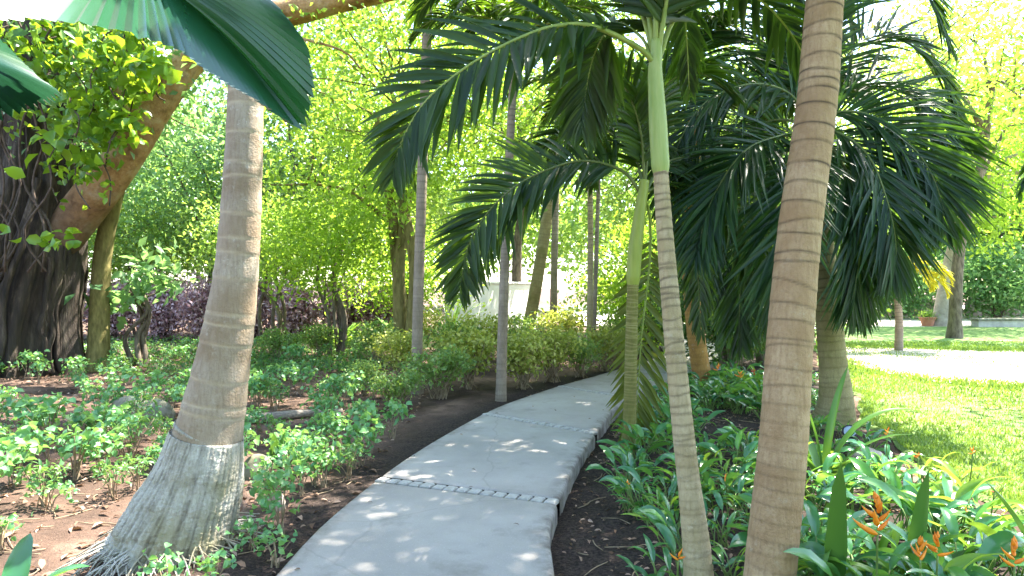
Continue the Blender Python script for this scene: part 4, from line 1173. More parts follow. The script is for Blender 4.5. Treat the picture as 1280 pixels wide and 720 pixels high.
O3 = V(0, 0, 0)
SP = [shrub('hedge_shrub', 'x', O3, 0.85, 0.5, 'hedge', 'variegated shrubs along the path', 0.075, 46),
      shrub('hedge_shrub', 'x', O3, 0.9, 0.52, 'hedge', 'variegated shrubs along the path', 0.07, 46),
      shrub('hedge_shrub', 'x', O3, 0.8, 0.5, 'hedge_green', 'green shrubs among the hedge', 0.07, 46),
      shrub('hedge_shrub', 'x', O3, 0.75, 0.48, 'hedge_green', 'green shrubs among the hedge', 0.065, 46)]
HS = [
    (500, 478, 1, 0.9, 'yellow flecked shrub at the left end of the hedge by the tall slim palm'),
    (548, 498, 2, 0.85, 'green shrub at the near end of the hedge, right of the tall slim palm'),
    (585, 486, 0, 1.0, 'variegated shrub between the tall slim palm and the thin dark palm'),
    (560, 462, 3, 1.15, 'dark green shrub in the second row right of the tall slim palm'),
    (605, 462, 1, 1.1, 'pale variegated shrub just behind the thin dark palm'),
    (655, 487, 0, 0.9, 'yellow shrub just right of the thin dark palm'),
    (690, 479, 1, 0.95, 'yellow green shrub in the middle of the path side hedge'),
    (725, 472, 2, 0.85, 'green shrub left of the very thin pale palm'),
    (756, 465, 1, 0.9, 'variegated shrub at the far end of the hedge'),
    (640, 450, 3, 1.2, 'green shrub at the foot of the leaning mossy trunk'),
    (700, 449, 0, 1.2, 'yellowish shrub behind the upright brown trunk'),
    (520, 448, 1, 1.15, 'back row variegated shrub left of the tall slim palm'),
    (470, 455, 2, 1.0, 'green shrub on the dirt left of the hedge'),
    (765, 448, 3, 1.1, 'shrub beyond the bend of the path'),
    (400, 447, 3, 0.9, 'low green shrub right of the grey palm trunk'),
    (350, 452, 2, 0.8, 'bushy green shrub beside the grey palm trunk'),
    (455, 495, 3, 0.6, 'small green shrub beside the path left of the tall slim palm'),
    (495, 512, 2, 0.62, 'compact green shrub at the path edge near the second stone band'),
    (810, 437, 0, 1.1, 'sunny shrub seen past the hanging frond'),
]
used = set()
for x_, y_, k, s_, lab in HS:
    p = gnd(x_, y_); p[2] = ghs(p[0], p[1])
    if k not in used:
        used.add(k); o = SP[k]; o.location = p; o.scale = (s_,) * 3; o.rotation_euler.z = rg.uniform(0, 6); o['label'] = lab
    else:
        dup(SP[k], p, rg.uniform(0, 6.28), s_, lab)

# chartreuse spiky plants by the white wall
rg = np.random.default_rng(53)


def strap(mb, base, tip_dir, L, w, rng, bend=1.2, m=9, el=1.3):
    az = math.atan2(tip_dir[1], tip_dir[0])
    P = spline(arc(base, az, el, L, bend, 8), m)
    T = unit(np.gradient(P, axis=0)); S = unit(np.cross(T, V(0, 0, 1)) + 1e-6); N = np.cross(S, T)
    hw = w * 0.5 * np.interp(np.linspace(0, 1, m), [0, 0.15, 0.5, 0.85, 1], [0.55, 0.8, 1, 0.6, 0.03])[:, None]
    v = np.stack([P - S * hw + N * hw * 0.35, P, P + S * hw + N * hw * 0.35], 1)
    i = np.arange(m - 1)[:, None] * 3
    mb.add(v, np.vstack([i + [0, 1, 4, 3], i + [1, 2, 5, 4]]))


def strap_plant(name, label, cat, b, n, L, w, leaf, group=None, e0=0.9, e1=1.5, bend=1.2):
    t = thing(name, label, cat, b, group)
    mb = MB()
    for k in range(n):
        a = k / n * 6.28 * 2.4 + rg.normal(0, 0.3)
        strap(mb, b + V(math.cos(a) * 0.03, math.sin(a) * 0.03, -0.01), (math.cos(a), math.sin(a)), L * rg.uniform(0.65, 1.1), w, rg, bend * rg.uniform(0.6, 1.4), 10, rg.uniform(e0, e1))
    mb.build('foliage', M[leaf], t)
    return t


p = gnd(563, 440); strap_plant('spiky_plant', 'chartreuse spiky plant rising behind the hedge', 'plant', p, 26, 1.7, 0.06, 'heli_lime')
p = gnd(600, 432); strap_plant('spiky_plant', 'low chartreuse plant in front of the pale plaster wall', 'plant', p, 26, 1.1, 0.06, 'heli_lime', None, 0.5, 1.2)
p = gnd(497, 437); t = strap_plant('agave_plant', 'blue green broad leaved plant left of the tall slim palm', 'plant', p, 18, 1.0, 0.22, 'tree_cool', None, 0.7, 1.4, 0.7)
p = gnd(425, 440); strap_plant('broadleaf_plant', 'bright broad leaved plant in front of the lime bush', 'plant', p, 16, 0.95, 0.2, 'heli_lime', None, 0.8, 1.4, 1.1)

# ------------------------------------------------------------------ seedlings on the left
rg = np.random.default_rng(54)


def seedling(label, h, w, leaf, ls, nl, nst, asp=0.72, group=None):
    t = thing('seedling', label, 'seedling', O3, group)
    mb = MB(); lb = MB()
    for j in range(nst):
        a = rg.uniform(0, 6.28); r = w * rg.uniform(0.1, 1)
        p2 = V(math.cos(a) * r, math.sin(a) * r, h * rg.uniform(0.6, 1)); p1 = p2 * V(0.4, 0.4, 0.55)
        tube(mb, spline([V(rg.normal(0, .02), rg.normal(0, .02), -0.02), p1, p2], 8), np.linspace(0.006, 0.003, 8), 5)
        leaves(lb, rg, p2 + rg.normal(0, 1, (nl, 3)) * V(0.045, 0.045, 0.03), ls, asp, 0.9, detail=True, droop=0.15)
        leaves(lb, rg, p1 * 0.4 + p2 * 0.6 + rg.normal(0, 1, (nl // 4, 3)) * V(0.05, 0.05, 0.05), ls, asp, 0.9, detail=True, droop=0.15)
    mb.build('stem', M['stem'], t); lb.build('foliage', M[leaf], t)
    return t


SG = 'leafy seedlings on the left'
SE = [seedling('x', 0.36, 0.16, 'seedling', 0.066, 10, 6, group=SG), seedling('x', 0.3, 0.2, 'seedling', 0.06, 10, 7, group=SG),
      seedling('x', 0.42, 0.2, 'seedling', 0.075, 10, 7, group=SG), seedling('x', 0.2, 0.13, 'seedling', 0.046, 9, 5, group=SG),
      seedling('x', 0.34, 0.22, 'fern', 0.065, 14, 8, 0.35, group=SG)]
usedk = set()


def put_seedling(k, x, y, s, lab):
    p = V(x, y, ghs(x, y)); rz = rg.uniform(0, 6.28)
    if k not in usedk:
        usedk.add(k); o = SE[k]; o.location = p; o.rotation_euler.z = rz; o.scale = (s,) * 3; o['label'] = lab
    else:
        dup(SE[k], p, rz, s, lab)


# hand placed, px / py of the foot
FEAT = [
    (345, 712, 3, 0.9, 'small round leaved seedling right at the foot of the flared palm'),
    (268, 745, 3, 0.9, 'bright seedling in front of the flared root base'),
    (205, 745, 3, 1.0, 'low seedling at the bottom edge left of the flared root base'),
    (318, 690, 3, 0.9, 'seedling touching the right side of the root base'),
    (352, 672, 0, 1.0, 'tall seedling beside the pinkish stone'),
    (378, 622, 0, 0.95, 'seedling at the path edge behind the pinkish stone'),
    (345, 640, 1, 0.9, 'seedling in front of the mossy stone'),
    (405, 610, 1, 0.9, 'seedling near the first stone band, left of the path'),
    (440, 585, 2, 0.9, 'leafy seedling left of the first stone band'),
    (465, 565, 0, 1.1, 'seedling close to the path edge beyond the first band'),
    (490, 548, 2, 0.9, 'leafy seedling at the path edge below the hedge'),
    (425, 560, 1, 1.0, 'seedling by the right end of the weathered log'),
    (455, 540, 1, 1.0, 'seedling between the weathered log and the hedge'),
    (390, 565, 3, 1.0, 'tiny seedling below the weathered log'),
    (345, 560, 4, 0.8, 'feathery seedling behind the mossy stone'),
    (20, 610, 2, 1.1, 'large leafy seedling at the left edge'),
    (60, 560, 2, 1.15, 'large leafy seedling near the left edge under the fig tree'),
    (25, 545, 1, 1.3, 'leafy seedling at the left edge in front of the fig trunk'),
    (95, 600, 0, 1.1, 'seedling with pale leaves left of the flared palm'),
    (125, 560, 2, 1.0, 'broad seedling behind the open dirt on the left'),
    (165, 580, 4, 1.15, 'feathery green seedling close to the left of the grey palm'),
    (170, 612, 4, 0.75, 'feathery seedling touching the root base on its left'),
    (140, 625, 4, 0.8, 'low feathery seedling on the open dirt'),
    (60, 640, 3, 1.0, 'small seedling on the sunny dirt at the left'),
]
for x_, y_, k, s_, lab in FEAT:
    p = gnd(x_, y_); put_seedling(k, p[0], p[1], s_, lab)
# scattered ones, alike
n = 0
taken = []
while n < 150:
    x_ = rg.uniform(-60, 470); y_ = rg.uniform(438, 610) if rg.random() < 0.85 else rg.uniform(610, 700)
    if y_ > 610 and x_ > 60: continue
    p = gnd(x_, y_); d, s_ = pathdist(p[:1], p[1:2])
    if d[0] < 1.0 or (abs(p[0] - b0[0]) < 0.62 and abs(p[1] - 4.1) < 0.75): continue
    if any(abs(p[0] - q[0]) + abs(p[1] - q[1]) < 0.2 for q in taken): continue
    taken.append(p)
    far = p[1] > 8.5
    lab = 'leafy green seedling among many alike on the dirt far behind the grey palm' if far else \
        ('leafy green seedling among many alike left of the grey palm' if x_ < 230 else 'leafy green seedling among many alike between the grey palm and the path')
    put_seedling(int(rg.integers(0, 5)), p[0], p[1], rg.uniform(0.65, 1.1), lab)
    n += 1
# green ground cover at the back left
mb = MB()
for k in range(260):
    p = gnd(rg.uniform(120, 470), rg.uniform(425, 470)); c = V(p[0], p[1], ghs(p[0], p[1]) + 0.08)
    leaves(mb, rg, c + rg.normal(0, 1, (30, 3)) * V(0.22, 0.22, 0.05), 0.09, 0.5, 0.8)
tag(mb.build('ground_cover', M['fern']), 'low green ground cover on the dirt behind the grey palm', 'ground cover', kind='stuff')

# a single upright blade leaf by the mossy stone
p = gnd(345, 588); strap_plant('blade_plant', 'short dark upright blade leaves beside the mossy stone', 'plant', p, 4, 0.42, 0.085, 'strap', None, 1.4, 1.56, 0.15)
p = V(-2.42, 3.2, ghs(-2.42, 3.2)); strap_plant('corner_plant', 'broad green leaf poking in at the bottom left corner', 'plant', p, 7, 0.40, 0.12, 'heli', None, 0.9, 1.3, 1.3)

# ------------------------------------------------------------------ stones, log
def rock(name, label, cat, c, r, mat, seed, group=None):
    rg = np.random.default_rng(seed)
    n1, n2 = 26, 40
    th = np.linspace(0, PI, n1)[:, None]; ph = np.linspace(0, 2 * PI, n2, endpoint=False)[None, :]
    D = np.stack([np.sin(th) * np.cos(ph), np.sin(th) * np.sin(ph), np.cos(th) * np.ones_like(ph)], -1)
    k = 1 + sum(rg.uniform(0.03, 0.10) * np.sin(D @ rg.normal(0, 2.6, 3) + rg.uniform(0, 6)) for _ in range(6))
    k = k + sum(0.02 * np.sin(D @ rg.normal(0, 7, 3) + rg.uniform(0, 6)) for _ in range(6)) + rg.normal(0, 0.006, k.shape) * np.sin(th)
    k = np.minimum(k, 1.12 - 0.25 * np.abs(D @ unit(rg.normal(0, 1, 3))))
    v = D * k[..., None] * np.asarray(r)
    i, j = np.meshgrid(np.arange(n1 - 1), np.arange(n2), indexing='ij'); j2 = (j + 1) % n2
    mb = MB(); mb.add(v + np.asarray(c), np.stack([i * n2 + j, (i + 1) * n2 + j, (i + 1) * n2 + j2, i * n2 + j2], -1).reshape(-1, 4))
    return tag(mb.build(name, mat, None, tuple(float(q) for q in c)), label, cat, group)


p = gnd(322, 598); rock('stone', 'mossy upright stone behind the right side of the root base', 'stone', p + V(0, 0, 0.02), (0.12, 0.16, 0.17), M['stone'], 1)
p = gnd(346, 640); rock('stone', 'rounded pinkish stone among the seedlings by the path', 'stone', p + V(0, 0, 0.05), (0.06, 0.06, 0.10), M['stone_pink'], 2)
p = gnd(175, 525); rock('stone', 'mossy grey boulder half hidden by seedlings left of the palm', 'stone', p + V(0, 0, 0.06), (0.42, 0.2, 0.22), M['stone'], 3)
p = gnd(1080, 572); rock('stone', 'flat pale stone at the lawn edge beside the garden lamp', 'stone', p + V(0, 0, 0.03), (0.16, 0.11, 0.06), M['stone_pink'], 4)
p = gnd(1100, 585); rock('stone', 'smaller pale stone bordering the lawn edge', 'stone', p + V(0, 0, 0.03), (0.12, 0.09, 0.05), M['stone_pink'], 5)
mb = MB(); a, b = gnd(300, 531), gnd(428, 519)
Pq = spline([a + V(0, 0, .05), (a + b) / 2 + V(0, 0.04, .06), b + V(0, 0, .05)], 30)
tube(mb, Pq, np.interp(np.linspace(0, 1, 30), [0, .5, 1], [.055, .05, .035]), 14, None, radial(Pq, 14, rg, 0.08))
tag(mb.build('log', M['log'], None, tuple(a)), 'long weathered log lying on the dirt right of the grey palm', 'log')
mb = MB(); a, b = gnd(-40, 470), gnd(215, 452)

# garden lamp at the lawn edge
p = V(3.0, 6.05, ghs(3.0, 6.05)); p = gnd(1062, 556); p[2] = ghs(p[0], p[1])
t = thing('garden_lamp', 'small dark garden lamp at the lawn edge beside the mossy palm', 'lamp', p)
mb = MB(); tube(mb, spline([p + V(0, 0, -0.03), p + V(0, 0, 0.08)], 4), 0.012, 8); mb.build('stake', M['dark_metal'], t)
ax = unit(V(-0.35, -0.75, 0.5)); c = p + V(0, 0, 0.12)
mb = MB(); Pq = spline([c - ax * 0.08, c - ax * 0.03, c + ax * 0.06], 16)
tube(mb, Pq, np.interp(np.linspace(0, 1, 16), [0, .15, .5, 1], [.02, .05, .065, .07]), 20); mb.build('housing', M['dark_metal'], t)
mb = MB(); tube(mb, spline([c + ax * 0.058, c + ax * 0.064], 4), np.array([.056, .056, .052, .045]), 20); mb.build('lens', M['lens'], t)

# ------------------------------------------------------------------ heliconias in the right bed
rg = np.random.default_rng(61)


def blade(mb, sb, b, az, el, pet, L, w, rng, bend):
    """stalk and one broad lance shaped blade"""
    P0 = arc(b, az, el, pet, 0.15, 4)
    tube(sb, spline(P0, 6), np.linspace(0.006, 0.004, 6), 5)
    m = 12
    P = spline(arc(P0[-1], az, el - 0.15 - rng.uniform(0, 0.4), L, bend, 8), m)
    T = unit(np.gradient(P, axis=0))
    S = unit(np.cross(T, V(0, 0, 1)) + 1e-6); roll = rng.normal(0, 0.45)
    N = np.cross(S, T); S = S * math.cos(roll) + N * math.sin(roll); N = np.cross(S, T)
    s = np.linspace(0, 1, m)
    hw = (w * 0.5 * np.interp(s, [0, 0.1, 0.3, 0.55, 0.8, 0.95, 1], [0.1, 0.6, 0.98, 0.95, 0.58, 0.16, 0.0]))[:, None]
    wav = (0.10 * np.sin(s * 17 + rng.uniform(0, 6)))[:, None] * hw
    cols = [P + S * hw * q_ + N * (hw * abs(q_) * 0.32 + wav * abs(q_)) for q_ in (-1, -0.5, 0, 0.5, 1)]
    v = np.stack(cols, 1)
    i, j = np.meshgrid(np.arange(m - 1), np.arange(4), indexing='ij')
    mb.add(v, np.stack([i * 5 + j, i * 5 + j + 1, (i + 1) * 5 + j + 1, (i + 1) * 5 + j], -1).reshape(-1, 4))


def heliconia(label, b, n, h, leaf, group, Lr=(0.22, 0.34), w=0.076):
    t = thing('heliconia', label, 'plant', b, group)
    mb = MB(); sb = MB()
    for k in range(n):
        a = rg.uniform(0, 6.28)
        bb = b + V(rg.normal(0, 0.07), rg.normal(0, 0.07), -0.01)
        L = rg.uniform(*Lr)
        blade(mb, sb, bb, a, rg.uniform(0.75, 1.4), h * rg.uniform(0.25, 0.85), L, w * L / 0.28 * rg.uniform(0.8, 1.2), rg, rg.uniform(0.6, 1.7))
    sb.build('stem', M['stem_green'], t); mb.build('foliage', M[leaf], t)
    return t


def flower_mesh(c, size, rng, n=5):
    """upright spray of pointed bracts"""
    mb = MB()
    side = rng.uniform(0, 6.28)
    for k in range(n):
        b = c + V(0, 0, size * 0.16 * k)
        a = side + (k % 2) * PI + rng.normal(0, 0.9)
        e = 0.35 + 0.13 * k + rng.normal(0, 0.25)
        L = size * (0.95 - 0.08 * k) * rng.uniform(0.75, 1.1)
        P = spline(arc(b, a, e, L, -0.5, 5), 8)
        tube(mb, P, np.interp(np.linspace(0, 1, 8), [0, 0.2, 0.5, 1], [0.04, 0.12, 0.09, 0.006]) * size * rng.uniform(0.75, 1.1), 7)
    return mb


def add_flower(plant, base, head, size, mat='orange', n=5):
    """stalk from the plant's foot to the head, in plant space"""
    rel = head - np.array(plant.location[:])
    sc = plant.scale[0]
    rz = plant.rotation_euler.z
    c_, s_ = math.cos(-rz), math.sin(-rz)
    loc = V(rel[0] * c_ - rel[1] * s_, rel[0] * s_ + rel[1] * c_, rel[2]) / sc
    mb = flower_mesh(loc, size * 0.58 / sc, rg, n)
    f = mb.build('flower', M[mat], None); f.location = (0, 0, 0); f.parent = plant
    st = MB(); tube(st, spline([V(loc[0] * 0.2, loc[1] * 0.2, 0), loc * V(0.75, 0.75, 0.5), loc], 10), 0.005, 5)
    o = st.build('flower_stalk', M['stem_green'], None); o.location = (0, 0, 0); o.parent = f


HG = 'heliconias in the right bed'
HE = [heliconia('x', O3, 20, 0.42, 'heli', HG), heliconia('x', O3, 22, 0.36, 'heli', HG, (0.18, 0.3), 0.075), heliconia('x', O3, 20, 0.44, 'heli_lime', HG, (0.22, 0.36), 0.058),
      heliconia('x', O3, 18, 0.3, 'heli', HG, (0.14, 0.24), 0.06), heliconia('x', O3, 18, 0.32, 'heli_lime', HG, (0.14, 0.24), 0.046)]
usedh = set()


def put_heli(k, x, y, s, lab):
    p = V(x, y, ghs(x, y)); rz = rg.uniform(0, 6.28)
    if k not in usedh:
        usedh.add(k); o = HE[k]; o.location = p; o.rotation_euler.z = rz; o.scale = (s,) * 3; o['label'] = lab
        return o
    return dup(HE[k], p, rz, s, lab)


# plants that carry the visible flowers: foot (x, y), head (px, py), size
FL = [
    (1.62, 3.0, (1097, 668), 0.2, 'orange', 9, 'heliconia with the largest orange flower, right of the stout tan palm'),
    (1.85, 2.98, (1150, 700), 0.13, 'orange', 7, 'heliconia with a pair of orange flowers low in the right corner', (1172, 694)),
    (2.12, 2.85, (1268, 708), 0.15, 'orange', 8, 'heliconia with orange flower in the bottom right corner'),
    (3.05, 5.5, (1109, 543), 0.10, 'orange', 4, 'heliconia with yellow orange flower against the lawn by the mossy palm'),
    (3.2, 5.2, (1147, 572), 0.08, 'orange', 4, 'heliconia with a small orange flower against the near lawn'),
    (3.3, 4.9, (1216, 567), 0.08, 'orange', 4, 'heliconia with faint orange flower at the far right of the bed'),
    (2.9, 4.15, (1243, 615), 0.06, 'red', 3, 'heliconia with a small red bud near the right edge'),
    (2.6, 4.0, (1208, 640), 0.05, 'orange', 3, 'heliconia with an ochre bud among lime leaves'),
    (1.62, 3.75, (1036, 672), 0.05, 'orange', 3, 'heliconia with an orange bud close to the stout tan palm'),
    (1.62, 4.9, (907, 602), 0.09, 'orange', 4, 'heliconia with a yellow flower between the two foreground palms'),
    (0.95, 4.55, (785, 605), 0.06, 'orange', 3, 'heliconia with a thin orange bud at the path edge'),
    (0.80, 3.35, (848, 700), 0.09, 'orange', 4, 'heliconia with an orange flower left of the slim pale palm'),
    (3.1, 9.0, (897, 463), 0.15, 'orange', 5, 'heliconia with orange flowers deep in the bed behind the slim palm', (925, 472)),
    (3.7, 9.3, (942, 468), 0.13, 'red', 5, 'heliconia with a red flower in the shade left of the stout tan palm'),
]
for k, f in enumerate(FL):
    x, y, (hx, hy), sz, mt, nb_, lab = f[:7]
    o = put_heli([0, 2, 0, 3, 4, 4, 2, 2, 1, 3, 3, 3, 1, 0][k], x, y, 0.9, lab)
    add_flower(o, None, at(hx, hy, y - 0.16), sz, mt, nb_)
    if len(f) > 7: add_flower(o, None, at(f[7][0], f[7][1], y - 0.14), sz, mt, nb_)
# the others
taken = []
n = 0; tries = 0
while n < 125 and tries < 6000:
    tries += 1
    y = 2.55 + 8.2 * rg.random() ** 1.3
    pr = np.interp(y, PR[:, 1], PR[:, 0]); lx = float(lawn_x(y))
    x = rg.uniform(pr + 0.42, lx - 0.35)
    if y < 4.7 and x < 0.92: continue
    if y < 3.9 and x < 1.15 and rg.random() < 0.75: continue
    if math.hypot(x - b1[0], y - b1[1]) < 0.2 or math.hypot(x - b2[0], y - b2[1]) < 0.26 or math.hypot(x - b4[0], y - b4[1]) < 0.45: continue
    if 6.3 < y < 8.2 and x < 3.0 and x > 2.0: continue          # bare soil patch
    if any(math.hypot(x - q[0], y - q[1]) < (0.23 if x > 1.5 else 0.24) for q in taken): continue
    taken.append((x, y))
    right = x > 1.45 + (y - 3) * 0.22
    if y > 7.5: lab = 'green heliconia clump among several alike at the back of the bed'
    elif right: lab = 'glossy heliconia clump among several alike right of the stout tan palm'
    else: lab = 'small heliconia clump among several alike between path and stout tan palm'
    k = int(rg.choice([0, 1, 2, 3, 4], p=[.34, .22, .14, .2, .1])) if right else int(rg.choice([0, 1, 3, 4], p=[.2, .35, .35, .1]))
    put_heli(k, x, y, (rg.uniform(0.75, 1.1) if x < lx - 0.9 else rg.uniform(0.5, 0.72)) if right else rg.uniform(0.7, 0.95), lab)
    n += 1
# big upright blades in front
p = V(1.95, 3.22, -0.1)
t = thing('canna_plant', 'plant with one tall broad upright blade, bottom right', 'plant', p)
mb = MB(); strap(mb, p, (0.3, -1), 0.74, 0.125, rg, 0.1, 14, 1.52); strap(mb, p, (1, 0.2), 0.5, 0.1, rg, 0.9, 12, 1.1); strap(mb, p, (-1, 0.3), 0.5, 0.1, rg, 0.9, 12, 1.0); mb.build('foliage', M['strap'], t)
p = V(1.50, 3.1, -0.1)
t = thing('canna_plant', 'plant with narrow upright blade against the stout tan palm', 'plant', p)
mb = MB(); strap(mb, p, (-0.2, -1), 0.82, 0.10, rg, 0.12, 14, 1.5); strap(mb, p, (1, -0.3), 0.45, 0.09, rg, 1.0, 12, 1.0); mb.build('foliage', M['strap'], t)
p = V(2.5, 3.05, -0.1)
t = thing('canna_plant', 'plant with a broad leaf crossing the right edge', 'plant', p)
mb = MB(); strap(mb, p, (-0.6, 0.3), 0.75, 0.16, rg, 0.5, 14, 1.4); strap(mb, p, (0.2, -0.3), 0.8, 0.14, rg, 0.9, 14, 1.3); mb.build('foliage', M['strap'], t)
# strap leaves behind the big trunk
p = at(1030, 600, 5.1); p[2] = -0.1
t = thing('strap_plant', 'tall strap leaved lily arching beside the stout tan palm', 'plant', p)
mb = MB()
for az, L, el, bd in ((0.1, 1.25, 1.42, 1.9), (0.5, 1.05, 1.5, 0.5), (2.9, 0.9, 1.5, 0.35), (1.8, 0.8, 1.3, 0.9), (-0.4, 0.85, 1.25, 1.2), (3.6, 0.75, 1.2, 1.2), (-1.3, 0.7, 1.2, 1.3)):
    strap(mb, p + V(0, 0, 0), (math.cos(az), math.sin(az)), L, 0.075, rg, bd, 16, el)
mb.build('foliage', M['strap'], t)

# ------------------------------------------------------------------ litter on the ground
rg = np.random.default_rng(71)
mb = MB(); C = []
while len(C) < 9500:
    if rg.random() < 0.72:
        x = rg.uniform(-9, -1.2); y = rg.uniform(2.4, 16)
    else:
        y = rg.uniform(2.4, 10); x = rg.uniform(0.2, 3.6)
    C.append((x, y))
C = np.array(C); d, s = pathdist(C[:, 0], C[:, 1])
C = C[(d > 0.78)]
z = gh(C[:, 0], C[:, 1]) + 0.012
leaves(mb, rg, np.column_stack([C, z]), np.where(C[:, 0] > 0, 0.042, rg.choice([0.04, 0.06, 0.08], len(C))), 0.42, 2.2, 0.2, True, droop=0.0)
tag(mb.build('fallen_leaves', M['litter']), 'dry brown leaf litter scattered over the bare soil', 'leaf litter', kind='stuff')
mb = MB()
for k in range(420):
    if rg.random() < 0.6: x = rg.uniform(-5, -1.3); y = rg.uniform(2.5, 9)
    else: y = rg.uniform(2.6, 8); x = np.interp(y, PR[:, 1], PR[:, 0]) + rg.uniform(0.12, 1.6)
    a = rg.uniform(0, 6.28); L = rg.uniform(0.04, 0.28)
    p0 = V(x, y, 0); p2 = V(x + L * math.cos(a), y + L * math.sin(a), 0); p1 = (p0 + p2) / 2 + V(rg.normal(0, .02), rg.normal(0, .02), 0)
    if pathdist(np.array([p0[0], p2[0]]), np.array([p0[1], p2[1]]))[0].min() < 0.8: continue
    for q_ in (p0, p1, p2): q_[2] = ghs(q_[0], q_[1]) + 0.012
    tube(mb, spline([p0, p1, p2], 6), 0.0035, 4)
tag(mb.build('twig_debris', M['stem']), 'thin pale twigs strewn over the soil', 'twigs', kind='stuff')
mb = MB()
C = np.column_stack([rg.uniform(-1.4, 3, 190), rg.uniform(2.4, 12, 190)]); d, s = pathdist(C[:, 0], C[:, 1]); C = C[(d < 0.7) & ((d > 0.5) | (rg.random(len(d)) < 0.35))]
leaves(mb, rg, np.column_stack([C, np.full(len(C), 0.008)]), 0.04, 0.4, 3.0, 0.15, True, droop=0.0)
tag(mb.build('fallen_leaves', M['litter']), 'few dry leaf scraps lying on the concrete path', 'leaf litter', kind='stuff')

# ------------------------------------------------------------------ far things
def box(mb, lo, hi, bev=0.02):
    lo = np.array(lo, float); hi = np.array(hi, float)
    v = []
    for z, k in ((lo[2], 0), (hi[2] - bev, 0), (hi[2], bev)):
        v += [(lo[0] + k, lo[1] + k, z), (hi[0] - k, lo[1] + k, z), (hi[0] - k, hi[1] - k, z), (lo[0] + k, hi[1] - k, z)]
    f = [[8, 9, 10, 11]]
    for r in (0, 4):
        for q_ in range(4): f.append([r + q_, r + (q_ + 1) % 4, r + 4 + (q_ + 1) % 4, r + 4 + q_])
    mb.add(v, np.array(f))


o = V(-1.9, 20.5, -0.1)
t = thing('garden_wall', 'pale plastered wall glimpsed behind the hedge and thin palms', 'wall', o, rz=math.radians(62))
ORIG[t.name] = (0, 0, 0)
mb = MB(); box(mb, (0, 0, -0.1), (6.2, 0.2, 1.75)); mb.build('wall_face', M['plaster'], t, smooth=False)
mb = MB(); box(mb, (-0.05, -0.05, 1.753), (6.25, 0.25, 1.82)); mb.build('coping', M['plaster'], t, smooth=False)
p = gnd(618, 412); rock('boulder', 'dark boulder at the foot of the plaster wall left of the thin dark palm', 'boulder', p + V(0, 0, 0.2), (0.32, 0.3, 0.5), M['dark_metal'], 9)
p = gnd(672, 419); rock('boulder', 'small dark boulder right of the thin dark palm before the wall', 'boulder', p + V(0, 0, 0.1), (0.26, 0.25, 0.33), M['dark_metal'], 10)
o = V(18.2, 26.4, -0.1)
t = thing('low_wall', 'low grey wall along the far lawn at the right edge', 'wall', o)
mb = MB(); box(mb, (18.4, 26.3, -0.15), (26, 26.75, 0.22)); mb.build('wall_face', M['masonry'], t, smooth=False)
mb = MB(); box(mb, (18.34, 26.24, 0.223), (26.06, 26.81, 0.30)); mb.build('coping', M['stone'], t, smooth=False)
rg = np.random.default_rng(81)
p = V(17.0, 27.3, -0.05)
t = thing('planter', 'terracotta planter at the foot of the slanting pale tree', 'planter', p)
mb = MB(); tube(mb, spline([p, p + V(0, 0, 0.36)], 12), np.interp(np.linspace(0, 1, 12), [0, .8, .84, 1], [.2, .28, .32, .32]), 20); mb.build('pot', M['terracotta'], t)
mb = MB(); leaves(mb, rg, p + V(0, 0, 0.45) + rg.normal(0, 1, (220, 3)) * V(.14, .14, .1), 0.14, 0.4, 0.5); mb.build('foliage', M['tree_mid'], t)
for k in range(16):
    x = 18.5 + k * 0.95 + rg.normal(0, 0.2); y = 38 + rg.normal(0, 0.6)
    rock('rock', 'pale pink rock among many alike edging the far side of the sand', 'rock', V(x, y, 0.15 + rg.uniform(0, 0.25)), (rg.uniform(.5, .9), .5, rg.uniform(.4, .8)), M['stone_pink'], 300 + k, 'rocks beyond the sand')

# the wood behind everything
mb = MB(); rg = np.random.default_rng(91)
for k in range(760):
    a = rg.uniform(-0.95, 0.95); R = rg.uniform(44, 62); top_ = rg.uniform(7, 17) if a < 0.42 else rg.uniform(5, 11)
    c = V(math.sin(a) * R, math.cos(a) * R, rg.uniform(0.3, 1) ** 0.8 * top_)
    leaves(mb, rg, c + rg.normal(0, 1, (110, 3)) * V(1.4, 1.4, 0.8), 0.55, 0.55, 0.5)
tag(mb.build('woods', M['tree_mid']), 'distant mass of green woodland closing the view', 'woods', kind='stuff')

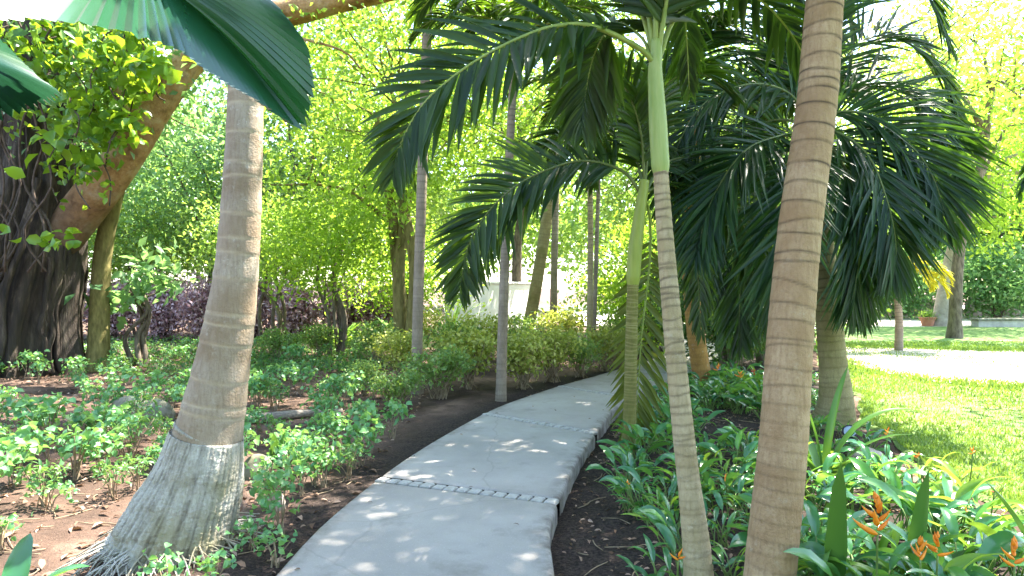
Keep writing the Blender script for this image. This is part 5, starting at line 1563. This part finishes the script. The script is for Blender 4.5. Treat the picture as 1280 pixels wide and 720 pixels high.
mb = MB(); rg = np.random.default_rng(92)               # unseen foliage added behind the camera to block sky fill
for k in range(170):
    a = rg.uniform(PI * 0.55, PI * 1.45); R = rg.uniform(8, 15)
    c = V(math.sin(a) * R, math.cos(a) * R, rg.uniform(0.3, 8.5))
    leaves(mb, rg, c + rg.normal(0, 1, (120, 3)) * V(0.8, 0.8, 0.6), 0.3, 0.55, 0.5)
tag(mb.build('woods', M['tree_mid']), kind='stuff')

# ------------------------------------------------------------------ camera, light, sky
cam = bpy.data.cameras.new('camera'); co = bpy.data.objects.new('camera', cam); COL.objects.link(co)
co.location = (0, 0, CZ); co.rotation_euler = (PI / 2, 0, 0)
cam.sensor_width = 36; cam.lens = 36 * F / 1280; cam.clip_end = 4000; cam.clip_start = 0.05
scene.camera = co
sl = bpy.data.lights.new('sun', 'SUN'); sl.energy = 5.0; sl.angle = math.radians(0.53); sl.color = (1.0, 0.93, 0.82)
so = bpy.data.objects.new('sun', sl); COL.objects.link(so)
so.rotation_euler = Vector((-SUN).tolist()).to_track_quat('-Z', 'Y').to_euler(); so.location = (20, 17, 40)
w = bpy.data.worlds.new('World'); scene.world = w; w.use_nodes = True
nt = w.node_tree; nt.nodes.clear()
wo = nt.nodes.new('ShaderNodeOutputWorld'); bg = nt.nodes.new('ShaderNodeBackground'); sk = nt.nodes.new('ShaderNodeTexSky')
sk.sky_type = 'NISHITA'; sk.sun_disc = False
sk.sun_elevation = math.asin(SUN[2]); sk.sun_rotation = math.atan2(SUN[0], SUN[1])
sk.air_density = 1.0; sk.dust_density = 1.0; sk.ozone_density = 0.8
bg.inputs[1].default_value = 0.15
nt.links.new(sk.outputs[0], bg.inputs[0]); nt.links.new(bg.outputs[0], wo.inputs[0])
vs = scene.view_settings
scene.display_settings.display_device = 'sRGB'
vs.view_transform = 'Standard'; vs.look = 'None'; vs.gamma = 1; vs.exposure = 2.8; vs.use_curve_mapping = False
cy = scene.cycles
cy.use_denoising = True
cy.max_bounces = 8; cy.diffuse_bounces = 4; cy.glossy_bounces = 2; cy.transmission_bounces = 5; cy.transparent_max_bounces = 4
cy.sample_clamp_indirect = 8
cy.caustics_reflective = False; cy.caustics_refractive = False
